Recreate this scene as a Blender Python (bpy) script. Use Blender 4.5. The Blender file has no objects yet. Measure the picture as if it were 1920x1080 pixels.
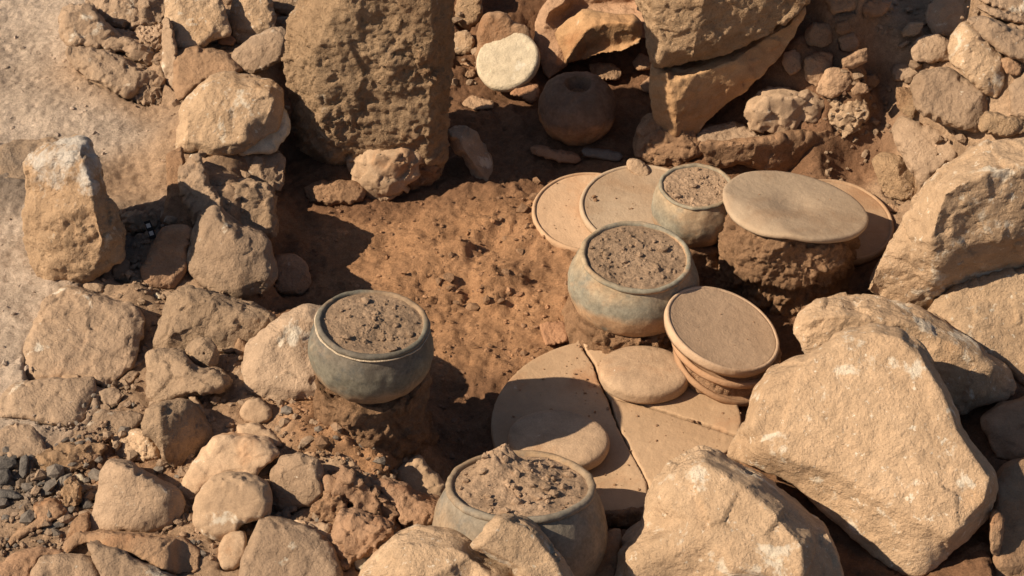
import bpy, bmesh, math, random
import numpy as np
from mathutils import Vector, Matrix
from mathutils.geometry import delaunay_2d_cdt

S = bpy.context.scene
COL = S.collection
random.seed(7)
RNG = np.random.default_rng(11)

# ------------------------------------------------------------------ camera
PITCH, DIST = math.radians(40.0), 3.6
sp, cp = math.sin(PITCH), math.cos(PITCH)
CAM = np.array([0.0, -DIST * cp, DIST * sp])
RIGHT, UP, FWD = np.array([1.0, 0, 0]), np.array([0, sp, cp]), np.array([0, cp, -sp])
FPX = 3600.0
cam = bpy.data.cameras.new('camera')
cam.lens = FPX / 1920.0 * 36.0
cam.sensor_width = 36.0
cam.clip_start, cam.clip_end = 0.05, 200.0
camo = bpy.data.objects.new('camera', cam)
COL.objects.link(camo)
camo.location = CAM
camo.rotation_euler = (math.pi / 2 - PITCH, 0, 0)
S.camera = camo

# ------------------------------------------------------------------ light
SUN_EL, SUN_AZ = math.radians(38.5), math.radians(12.5)   # light travels to +X, slightly away (+Y)
travel = Vector((math.cos(SUN_EL) * math.cos(SUN_AZ), math.cos(SUN_EL) * math.sin(SUN_AZ), -math.sin(SUN_EL)))
sun = bpy.data.lights.new('sun', 'SUN')
sun.energy, sun.angle, sun.color = 5.0, math.radians(0.5), (1.0, 0.86, 0.665)
suno = bpy.data.objects.new('sun', sun)
COL.objects.link(suno)
suno.rotation_euler = travel.to_track_quat('-Z', 'Y').to_euler()
suno.location = (-4, -1, 4)
W = bpy.data.worlds.new('World')
S.world = W
W.use_nodes = True
wn = W.node_tree
sky = wn.nodes.new('ShaderNodeTexSky')
sky.sky_type = 'NISHITA'
sky.sun_disc = False
sky.sun_elevation = SUN_EL
sky.sun_rotation = math.atan2(-travel.x, -travel.y)
bg = wn.nodes['Background']
bg.inputs['Strength'].default_value = 0.05
wn.links.new(sky.outputs[0], bg.inputs['Color'])
S.view_settings.view_transform = 'Standard'
S.view_settings.look = 'None'
S.view_settings.exposure = 0.46
S.view_settings.gamma = 1.0
S.view_settings.use_curve_mapping = False
S.cycles.diffuse_bounces = 2

# ------------------------------------------------------------------ numpy noise
_perm = RNG.permutation(256)
_perm = np.concatenate([_perm, _perm, _perm])
_grad = RNG.normal(size=(256, 3))
_grad /= np.linalg.norm(_grad, axis=1)[:, None]
_cell = RNG.random((256, 3))
_cdir = RNG.normal(size=(256, 3))
_cdir /= np.linalg.norm(_cdir, axis=1)[:, None]

def _hash(i, j, k):
    return _perm[_perm[_perm[i & 255] + (j & 255)] + (k & 255)]

def perlin(p):
    p = np.asarray(p, dtype=np.float64)
    i = np.floor(p).astype(np.int64)
    f = p - i
    u = f * f * f * (f * (f * 6 - 15) + 10)
    out = 0
    for a in (0, 1):
        wa = u[:, 0] if a else 1 - u[:, 0]
        for b in (0, 1):
            wb = u[:, 1] if b else 1 - u[:, 1]
            for c in (0, 1):
                wc = u[:, 2] if c else 1 - u[:, 2]
                g = _grad[_hash(i[:, 0] + a, i[:, 1] + b, i[:, 2] + c)]
                d = g[:, 0] * (f[:, 0] - a) + g[:, 1] * (f[:, 1] - b) + g[:, 2] * (f[:, 2] - c)
                out = out + wa * wb * wc * d
    return out * 1.6

def fbm(p, freq, octaves=4, gain=0.5, seed=0.0):
    p = np.asarray(p) * freq + seed
    a, s = 1.0, 0
    for _ in range(octaves):
        s = s + a * perlin(p)
        p = p * 2.03 + 17.3
        a *= gain
    return s

def chips(p, freq, seed=0.0):
    """faceted offset: a tilted plane per Voronoi cell"""
    p = np.asarray(p) * freq + seed
    i = np.floor(p).astype(np.int64)
    best = np.full(len(p), 1e9)
    val = np.zeros(len(p))
    for a in (-1, 0, 1):
        for b in (-1, 0, 1):
            for c in (-1, 0, 1):
                h = _hash(i[:, 0] + a, i[:, 1] + b, i[:, 2] + c)
                v = p - (i + np.array([a, b, c]) + _cell[h])
                d = (v * v).sum(1)
                m = d < best
                best[m] = d[m]
                val[m] = ((v * _cdir[h]).sum(1) + (_cell[h][:, 0] - .5) * .5)[m]
    return val

# ------------------------------------------------------------------ picture point -> point of the place
def ray(px, py):
    d = FWD + RIGHT * ((px - 960.0) / FPX) + UP * ((540.0 - py) / FPX)
    return d / np.linalg.norm(d)

def on_plane(px, py, A, n):
    d = ray(px, py)
    return CAM + d * (np.dot(A - CAM, n) / np.dot(d, n))

def at_z(px, py, z):           # z in mm
    return on_plane(px, py, np.array([0, 0, z / 1000.0]), np.array([0, 0, 1.0]))

def mm_per_px(P):
    return np.dot(P - CAM, FWD) / FPX     # metres per pixel there

def project(P):
    v = P - CAM
    w = v @ FWD
    return 960 + FPX * (v @ RIGHT) / w, 540 - FPX * (v @ UP) / w

# ------------------------------------------------------------------ terrain
# px, py, height in mm, soil: F red floor, D dark red (darkened to deepen the shade in recesses), P pale dust, B brown, G grey ash
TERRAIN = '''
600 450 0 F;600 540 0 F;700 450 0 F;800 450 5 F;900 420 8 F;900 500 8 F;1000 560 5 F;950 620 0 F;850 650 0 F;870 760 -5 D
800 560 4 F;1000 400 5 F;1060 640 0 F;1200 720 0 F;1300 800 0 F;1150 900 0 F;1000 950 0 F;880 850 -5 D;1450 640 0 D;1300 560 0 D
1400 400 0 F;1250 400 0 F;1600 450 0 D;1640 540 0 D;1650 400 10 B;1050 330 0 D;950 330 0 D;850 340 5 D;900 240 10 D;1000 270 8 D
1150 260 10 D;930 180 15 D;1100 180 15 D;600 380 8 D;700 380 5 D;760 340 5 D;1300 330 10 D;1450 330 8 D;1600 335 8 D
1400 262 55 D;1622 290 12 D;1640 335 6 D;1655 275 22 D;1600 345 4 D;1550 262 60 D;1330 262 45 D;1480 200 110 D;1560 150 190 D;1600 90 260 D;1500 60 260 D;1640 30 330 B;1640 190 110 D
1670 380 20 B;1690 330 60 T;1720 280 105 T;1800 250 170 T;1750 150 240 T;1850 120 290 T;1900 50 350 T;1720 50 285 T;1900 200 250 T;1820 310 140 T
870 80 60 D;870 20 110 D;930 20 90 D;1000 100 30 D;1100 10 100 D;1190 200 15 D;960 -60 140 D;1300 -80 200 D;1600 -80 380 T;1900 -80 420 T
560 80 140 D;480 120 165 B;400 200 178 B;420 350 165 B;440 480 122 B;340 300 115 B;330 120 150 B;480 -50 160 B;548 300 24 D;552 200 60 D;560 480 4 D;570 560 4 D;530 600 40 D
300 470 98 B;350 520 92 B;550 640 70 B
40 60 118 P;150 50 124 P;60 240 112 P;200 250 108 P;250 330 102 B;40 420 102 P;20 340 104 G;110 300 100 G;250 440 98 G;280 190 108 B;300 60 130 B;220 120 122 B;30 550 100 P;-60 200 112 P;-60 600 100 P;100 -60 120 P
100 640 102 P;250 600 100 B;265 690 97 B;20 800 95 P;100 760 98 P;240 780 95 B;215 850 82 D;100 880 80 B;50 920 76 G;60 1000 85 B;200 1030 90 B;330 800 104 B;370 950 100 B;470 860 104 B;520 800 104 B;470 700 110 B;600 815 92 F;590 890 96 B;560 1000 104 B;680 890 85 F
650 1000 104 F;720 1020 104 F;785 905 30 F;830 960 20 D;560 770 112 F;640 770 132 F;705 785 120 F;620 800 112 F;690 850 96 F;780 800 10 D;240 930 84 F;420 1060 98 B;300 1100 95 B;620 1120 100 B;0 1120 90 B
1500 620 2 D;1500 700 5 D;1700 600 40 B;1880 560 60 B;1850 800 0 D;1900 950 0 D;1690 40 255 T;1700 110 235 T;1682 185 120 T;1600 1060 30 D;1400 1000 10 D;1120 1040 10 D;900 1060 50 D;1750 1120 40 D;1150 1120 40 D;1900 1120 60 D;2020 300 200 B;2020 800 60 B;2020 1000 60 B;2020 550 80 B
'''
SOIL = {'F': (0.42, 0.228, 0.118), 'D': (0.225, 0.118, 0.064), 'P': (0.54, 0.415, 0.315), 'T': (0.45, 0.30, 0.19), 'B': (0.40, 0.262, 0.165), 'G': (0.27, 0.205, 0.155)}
_tp, _tc = [], []
for chunk in TERRAIN.replace('\n', ';').split(';'):
    if chunk.strip():
        a, b, z, k = chunk.split()
        _tp.append(at_z(float(a), float(b), float(z)))
        _tc.append(SOIL[k])
_tp, _tc = np.array(_tp), np.array(_tc)

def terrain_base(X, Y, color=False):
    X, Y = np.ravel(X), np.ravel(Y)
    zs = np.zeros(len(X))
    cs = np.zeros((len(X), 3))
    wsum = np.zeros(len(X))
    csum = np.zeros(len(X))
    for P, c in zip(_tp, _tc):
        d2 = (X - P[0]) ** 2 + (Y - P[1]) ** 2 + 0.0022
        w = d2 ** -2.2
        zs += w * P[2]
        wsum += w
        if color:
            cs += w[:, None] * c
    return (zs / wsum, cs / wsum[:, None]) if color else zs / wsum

def ground_at(px, py):
    d = ray(px, py)
    t = np.linspace(2.2, 6.5, 260)
    Q = CAM + d * t[:, None]
    g = terrain_base(Q[:, 0], Q[:, 1])
    k = int(np.argmax(Q[:, 2] <= g))
    return Q[k]

# soft mounds and hollows of the dug surface: px, py, radius mm, height mm
MOUNDS = [(905, 425, 26, 22), (860, 470, 30, 14), (930, 535, 38, 26), (905, 560, 22, 14), (800, 480, 60, 10), (980, 520, 34, 12), (1010, 445, 40, 10),
          (880, 545, 22, -16), (930, 460, 20, -14), (985, 350, 26, 14), (930, 365, 30, 12), (650, 335, 40, 20), (560, 470, 30, 12), (215, 845, 40, 22), (110, 900, 45, 12),
          (160, 870, 30, 20), (240, 25, 60, 30), (200, 150, 70, 14), (150, 330, 50, 12), (255, 420, 30, -20), (610, 845, 34, 14), (660, 800, 40, 16), (560, 820, 26, 12), (240, 800, 26, -10),
          (260, 560, 34, 12), (245, 640, 40, -10), (1260, 282, 40, 24)]
_mp = [(at_z(a, b, 0) if False else ground_at(a, b), r / 1000, h / 1000) for a, b, r, h in MOUNDS]

CLODDY = [(ground_at(a, b), r / 1000, k) for a, b, r, k in ((905, 432, 55, 1.9), (930, 545, 60, 2.2), (860, 478, 40, 1.1), (850, 565, 45, 1.3), (990, 352, 45, 1.5), (780, 620, 40, .8), (1010, 470, 40, .8), (650, 830, 60, 1.4), (580, 800, 50, 1.2), (250, 40, 90, .9), (260, 420, 45, 2.2))]

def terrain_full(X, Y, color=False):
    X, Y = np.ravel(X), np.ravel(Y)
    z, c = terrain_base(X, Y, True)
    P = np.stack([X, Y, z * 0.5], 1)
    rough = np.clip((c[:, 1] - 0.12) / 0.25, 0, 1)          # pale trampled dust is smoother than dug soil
    amp = 1.15 - 0.5 * rough
    for C_, r, k in CLODDY:
        amp = amp + 0.6 * k * np.exp(-((X - C_[0]) ** 2 + (Y - C_[1]) ** 2) / (r * r))
    n = 0.010 * fbm(P, 7, 2) + 0.0055 * amp * fbm(P, 21, 4, 0.55, 5.1)
    n += 0.0075 * amp * np.maximum(0, fbm(P, 33, 4, 0.62, 9.7) - 0.42) + 0.0030 * fbm(P, 105, 3, .6, 3.3)
    n += 0.0022 * amp * chips(P, 36, 2.2) + 0.0014 * amp * chips(P, 85, 6.2)
    for M, r, h in _mp:
        d2 = (X - M[0]) ** 2 + (Y - M[1]) ** 2
        n += h * np.exp(-d2 / (r * r))
    return (z + n, c) if color else z + n

# ------------------------------------------------------------------ material helpers
class NT:
    def __init__(self, name):
        self.m = bpy.data.materials.new(name)
        self.m.use_nodes = True
        self.t = self.m.node_tree
        self.b = self.t.nodes['Principled BSDF']
        self.b.inputs['Specular IOR Level'].default_value = 0.18
    def n(self, kind, **kw):
        x = self.t.nodes.new(kind)
        for k, v in kw.items():
            setattr(x, k, v)
        return x
    def l(self, a, b):
        self.t.links.new(a, b)
    def noise(self, vec, scale, detail=5, rough=0.55, dist=0.0):
        x = self.n('ShaderNodeTexNoise')
        x.inputs['Scale'].default_value = scale
        x.inputs['Detail'].default_value = detail
        x.inputs['Roughness'].default_value = rough
        x.inputs['Distortion'].default_value = dist
        self.l(vec, x.inputs['Vector'])
        return x.outputs[0]
    def ramp(self, fac, a, b, ca=(0, 0, 0, 1), cb=(1, 1, 1, 1)):
        x = self.n('ShaderNodeValToRGB')
        x.color_ramp.elements[0].position, x.color_ramp.elements[1].position = a, b
        x.color_ramp.elements[0].color, x.color_ramp.elements[1].color = ca, cb
        self.l(fac, x.inputs[0])
        return x.outputs[0]
    def mix(self, fac, a, b, blend='MIX'):
        x = self.n('ShaderNodeMix', data_type='RGBA', blend_type=blend)
        for sock, v in ((x.inputs[0], fac), (x.inputs[6], a), (x.inputs[7], b)):
            if hasattr(v, 'is_output'):
                self.l(v, sock)
            else:
                sock.default_value = v if not isinstance(v, tuple) or len(v) == 4 else (*v, 1)
        return x.outputs[2]
    def math(self, op, a, b=0.0):
        x = self.n('ShaderNodeMath', operation=op)
        for sock, v in ((x.inputs[0], a), (x.inputs[1], b)):
            if hasattr(v, 'is_output'):
                self.l(v, sock)
            else:
                sock.default_value = v
        return x.outputs[0]
    def objvec(self):
        tc, oi = self.n('ShaderNodeTexCoord'), self.n('ShaderNodeObjectInfo')
        add = self.n('ShaderNodeVectorMath', operation='ADD')
        self.l(tc.outputs['Object'], add.inputs[0])
        mul = self.math('MULTIPLY', oi.outputs['Random'], 37.0)
        self.l(mul, add.inputs[1])
        self.rand = oi.outputs['Random']
        self.gen = tc.outputs['Generated']
        return add.outputs[0]
    def bump(self, heights, strength=0.6):
        prev = None
        for h, dist in heights:
            x = self.n('ShaderNodeBump')
            x.inputs['Strength'].default_value = strength
            x.inputs['Distance'].default_value = dist
            self.l(h, x.inputs['Height'])
            if prev is not None:
                self.l(prev, x.inputs['Normal'])
            prev = x.outputs[0]
        self.l(prev, self.b.inputs['Normal'])

def g(v):
    return (v, v, v, 1)

def stone_material(name, c1, c2, white=0.62, stain=(0.36, 0.17, 0.08), stain_at=0.62, bump=1.0, roughness=0.95, white_col=(0.70, 0.62, 0.50), crust=False, grain=1.0):
    k = NT(name)
    v = k.objvec()
    col = k.mix(k.ramp(k.noise(v, 7, 5), 0.3, 0.7), (*c1, 1), (*c2, 1))
    col = k.mix(k.ramp(k.noise(v, 4.3, 8, 0.62, 0.4), stain_at, stain_at + 0.14), col, (*stain, 1))
    col = k.mix(1.0, col, k.ramp(k.noise(v, 38, 9, 0.68), 0.25, 0.75, g(1 - 0.26 * grain), g(1 + 0.22 * grain)), 'MULTIPLY')
    col = k.mix(1.0, col, k.ramp(k.noise(v, 420, 4, 0.7), 0.3, 0.7, g(1 - 0.18 * grain), g(1 + 0.15 * grain)), 'MULTIPLY')
    col = k.mix(1.0, col, k.ramp(k.noise(v, 2.6, 6, 0.6, 0.5), 0.32, 0.68, (0.84, 0.80, 0.76, 1), (1.1, 1.1, 1.1, 1)), 'MULTIPLY')
    w = k.ramp(k.noise(v, 13, 11, 0.66, 0.3), white, white + 0.05)
    w2 = k.ramp(k.noise(v, 62, 7, 0.72), white + 0.035, white + 0.075)
    col = k.mix(k.math('MAXIMUM', k.math('MULTIPLY', w, 0.6), k.math('MULTIPLY', w2, 0.7)), col, (*white_col, 1))
    if crust:
        sz = k.n('ShaderNodeSeparateXYZ')
        k.l(k.gen, sz.inputs[0])
        e = k.math('ADD', sz.outputs[2], k.math('MULTIPLY', k.math('SUBTRACT', k.noise(v, 28, 8, 0.7), 0.5), 1.1))
        col = k.mix(k.math('MULTIPLY', k.ramp(e, 0.78, 0.98), 0.8), col, (0.62, 0.56, 0.49, 1))
    lo = k.math('ADD', k.math('MULTIPLY', k.rand, 0.26), 0.87)
    hsv = k.n('ShaderNodeHueSaturation')
    k.l(col, hsv.inputs['Color'])
    k.l(lo, hsv.inputs['Value'])
    k.l(hsv.outputs[0], k.b.inputs['Base Color'])
    k.b.inputs['Roughness'].default_value = roughness
    k.bump([(k.noise(v, 15, 9, 0.6, 0.6), 0.014 * bump * (1 if grain >= 1 else 0.12)), (k.noise(v, 55, 10, 0.62), 0.010 * bump), (k.noise(v, 260, 5, 0.7), 0.0028 * bump)], 0.75)
    return k.m

def soil_material(name, c=None, attr=None, grain=1.0):
    k = NT(name)
    if attr:
        a = k.n('ShaderNodeAttribute', attribute_name=attr)
        base = a.outputs['Color']
        gp = k.n('ShaderNodeNewGeometry')
        v = gp.outputs['Position']
    else:
        v = k.objvec()
        base = k.mix(0.0, (*c, 1), (*c, 1))
    col = k.mix(1.0, base, k.ramp(k.noise(v, 9, 8, 0.65), 0.3, 0.7, (0.74, 0.72, 0.70, 1), (1.2, 1.2, 1.2, 1)), 'MULTIPLY')
    col = k.mix(1.0, col, k.ramp(k.noise(v, 60, 9, 0.72), 0.3, 0.72, g(0.70), g(1.28)), 'MULTIPLY')
    col = k.mix(1.0, col, k.ramp(k.noise(v, 330, 5, 0.75), 0.3, 0.7, g(0.74), g(1.26)), 'MULTIPLY')
    spk = k.ramp(k.noise(v, 95, 7, 0.75), 0.69, 0.72)
    col = k.mix(k.math('MULTIPLY', spk, 0.65), col, (0.66, 0.56, 0.45, 1))
    if not attr:
        hs = k.n('ShaderNodeHueSaturation')
        k.l(col, hs.inputs['Color'])
        k.l(k.math('ADD', k.math('MULTIPLY', k.rand, 0.28), 0.86), hs.inputs['Value'])
        col = hs.outputs[0]
    k.l(col, k.b.inputs['Base Color'])
    k.b.inputs['Roughness'].default_value = 0.97
    k.bump([(k.noise(v, 85, 9, 0.7), 0.010 * grain), (k.noise(v, 330, 5, 0.75), 0.0035 * grain)], 0.8)
    return k.m

M = {}
M['lime'] = stone_material('pale_limestone', (0.465, 0.318, 0.200), (0.535, 0.372, 0.240), 0.574, (0.42, 0.255, 0.135), 0.62, 1.15)
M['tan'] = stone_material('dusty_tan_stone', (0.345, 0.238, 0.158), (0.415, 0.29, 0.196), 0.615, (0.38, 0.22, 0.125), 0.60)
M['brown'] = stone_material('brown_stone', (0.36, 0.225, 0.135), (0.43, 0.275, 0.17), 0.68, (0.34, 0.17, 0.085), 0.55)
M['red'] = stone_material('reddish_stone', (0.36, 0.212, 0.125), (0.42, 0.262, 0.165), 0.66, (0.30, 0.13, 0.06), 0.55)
M['rough'] = stone_material('rough_upright_stone', (0.45, 0.292, 0.172), (0.52, 0.35, 0.212), 0.66, (0.36, 0.19, 0.095), 0.60, 2.8)
M['crusted'] = stone_material('white_crusted_stone', (0.42, 0.275, 0.165), (0.49, 0.33, 0.205), 0.62, (0.36, 0.19, 0.095), 0.60, 1.9, crust=True)
M['orange'] = stone_material('orange_worked_stone', (0.44, 0.25, 0.125), (0.50, 0.31, 0.165), 0.64, (0.36, 0.17, 0.075), 0.56, 0.5)
M['white'] = stone_material('whitish_stone', (0.56, 0.46, 0.325), (0.64, 0.54, 0.40), 0.60, (0.45, 0.33, 0.2), 0.66, 0.6)
M['grey'] = stone_material('grey_crusted_stone', (0.34, 0.235, 0.155), (0.43, 0.295, 0.19), 0.66, (0.19, 0.145, 0.11), 0.58, 1.4)
M['slate'] = stone_material('dark_slate', (0.15, 0.125, 0.105), (0.21, 0.17, 0.135), 0.72, (0.28, 0.18, 0.11), 0.62, 0.6)
M['coal'] = stone_material('charcoal', (0.105, 0.094, 0.086), (0.175, 0.152, 0.132), 0.72, (0.22, 0.15, 0.1), 0.66, 0.8)
M['cobble'] = stone_material('smooth_cobble', (0.41, 0.278, 0.178), (0.47, 0.325, 0.212), 0.63, (0.38, 0.2, 0.1), 0.60, 0.3)
M['quern'] = stone_material('smooth_grinding_stone', (0.375, 0.25, 0.152), (0.44, 0.298, 0.188), 0.67, (0.36, 0.195, 0.105), 0.56, 0.3, grain=0.45)
M['brick'] = stone_material('fired_clay', (0.36, 0.185, 0.10), (0.42, 0.23, 0.13), 0.70, (0.28, 0.13, 0.07), 0.60, 0.6)
M['clay'] = stone_material('dusty_fired_clay_disc', (0.42, 0.27, 0.165), (0.48, 0.32, 0.20), 0.72, (0.37, 0.20, 0.105), 0.53, 0.3, 0.88, grain=0.45)
M['claytop'] = stone_material('clay_disc_lit_tone', (0.50, 0.34, 0.22), (0.55, 0.38, 0.25), 0.72, (0.41, 0.25, 0.145), 0.55, 0.3, 0.88, grain=0.45)  # clay copy lightened to make up for weak sun on the tilted disc
M['claygrey'] = stone_material('greyish_clay_disc', (0.375, 0.275, 0.188), (0.425, 0.315, 0.215), 0.74, (0.34, 0.225, 0.14), 0.54, 0.3, 0.85, grain=0.45)
M['clayred'] = stone_material('reddish_clay_disc', (0.38, 0.22, 0.125), (0.44, 0.27, 0.16), 0.74, (0.34, 0.17, 0.085), 0.58, 0.3, 0.9, grain=0.45)
M['soildark'] = soil_material('dark_red_earth', (0.30, 0.175, 0.098), grain=1.3)
M['soil'] = soil_material('red_earth', (0.36, 0.212, 0.122))
M['soilbrown'] = soil_material('brown_earth', (0.38, 0.24, 0.14))
M['potsoil'] = soil_material('pot_filling_earth', (0.41, 0.275, 0.178))
M['ground'] = soil_material('trampled_earth', attr='soil')
M['card_black'] = NT('black_print').m
M['card_black'].node_tree.nodes['Principled BSDF'].inputs['Base Color'].default_value = (0.03, 0.028, 0.026, 1)
M['card_white'] = NT('white_print').m
M['card_white'].node_tree.nodes['Principled BSDF'].inputs['Base Color'].default_value = (0.75, 0.72, 0.66, 1)

def pot_material(name, top, mid, low, edge, blue=(0.115, 0.125, 0.125)):
    """burnished grey pot: grey-green above, soil-stained tan below a wavering line"""
    k = NT(name)
    v = k.objvec()
    sep = k.n('ShaderNodeSeparateXYZ')
    k.l(k.gen, sep.inputs[0])
    n1 = k.noise(v, 11, 6, 0.6)
    h = k.math('ADD', sep.outputs[2], k.math('MULTIPLY', k.math('SUBTRACT', n1, 0.5), 0.55))
    col = k.mix(k.ramp(h, edge - 0.07, edge + 0.09), (*low, 1), (*mid, 1))
    col = k.mix(k.ramp(h, 0.66, 0.9), col, (*top, 1))
    col = k.mix(k.ramp(k.noise(v, 17, 9, 0.72), 0.52, 0.68), col, (*blue, 1))
    col = k.mix(k.ramp(k.noise(v, 8, 9, 0.7, 0.3), 0.56, 0.72), col, (*low, 1))
    col = k.mix(1.0, col, k.ramp(k.noise(v, 150, 7, 0.75), 0.3, 0.7, g(0.72), g(1.22)), 'MULTIPLY')
    col = k.mix(1.0, col, k.ramp(k.noise(v, 30, 8, 0.7, 0.4), 0.3, 0.7, g(0.70), g(1.22)), 'MULTIPLY')
    k.l(col, k.b.inputs['Base Color'])
    k.b.inputs['Roughness'].default_value = 0.85
    k.b.inputs['Specular IOR Level'].default_value = 0.12
    k.bump([(k.noise(v, 70, 8, 0.65), 0.0025), (k.noise(v, 420, 3, 0.6), 0.0006)], 0.6)
    return k.m

# ------------------------------------------------------------------ object helpers
def tag(o, label=None, cat=None, group=None, kind=None):
    for k, v in (('label', label), ('category', cat), ('group', group), ('kind', kind)):
        if v:
            o[k] = v
    return o

def mesh_obj(name, verts, faces, mat, loc=(0, 0, 0), parent=None, smooth=True, colors=None):
    me = bpy.data.meshes.new(name)
    me.from_pydata([tuple(map(float, v)) for v in verts], [], faces)
    if smooth:
        me.shade_smooth()
    if mat:
        me.materials.append(mat)
    o = bpy.data.objects.new(name, me)
    o.location = tuple(map(float, loc))
    COL.objects.link(o)
    if parent:
        o.parent = parent
    return o

def empty(name, loc):
    o = bpy.data.objects.new(name, None)
    o.empty_display_size = 0.05
    o.location = tuple(map(float, loc))
    COL.objects.link(o)
    return o

QUEUE = []        # stones whose skin is made at the end, all together
CARVE = []        # stones lying in the ground: the ground stays below their upper face

def queue(o, voxel, smooth=4, rough=2.5, big=0.0, chip=0.0, size=0.2, seed=None):
    QUEUE.append((o, voxel, smooth, rough / 1000, big / 1000, chip / 1000, size, RNG.random() * 90 if seed is None else seed))

def curve_outline(pts, soft=0.55, step=9.0, jit=1.2):
    """closed outline, a little rounded and uneven between its corners"""
    P = np.array([p[:2] for p in pts], float)
    D = np.array([p[2] if len(p) > 2 else 0.0 for p in pts], float)
    n = len(P)
    out = []
    for i in range(n):
        p0, p1, p2, p3 = P[i - 1], P[i], P[(i + 1) % n], P[(i + 2) % n]
        L = np.linalg.norm(p2 - p1)
        m = max(1, int(L / step))
        for q in range(m):
            t = q / m
            lin = p1 + (p2 - p1) * t
            cr = 0.5 * (2 * p1 + (p2 - p0) * t + (2 * p0 - 5 * p1 + 4 * p2 - p3) * t * t + (3 * p1 - p0 - 3 * p2 + p3) * t ** 3)
            p = lin + (cr - lin) * soft + (RNG.normal(size=2) * jit * min(1, L / 40) if q else 0)
            out.append((p[0], p[1], D[i] + (D[(i + 1) % n] - D[i]) * t))
    return out

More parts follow.
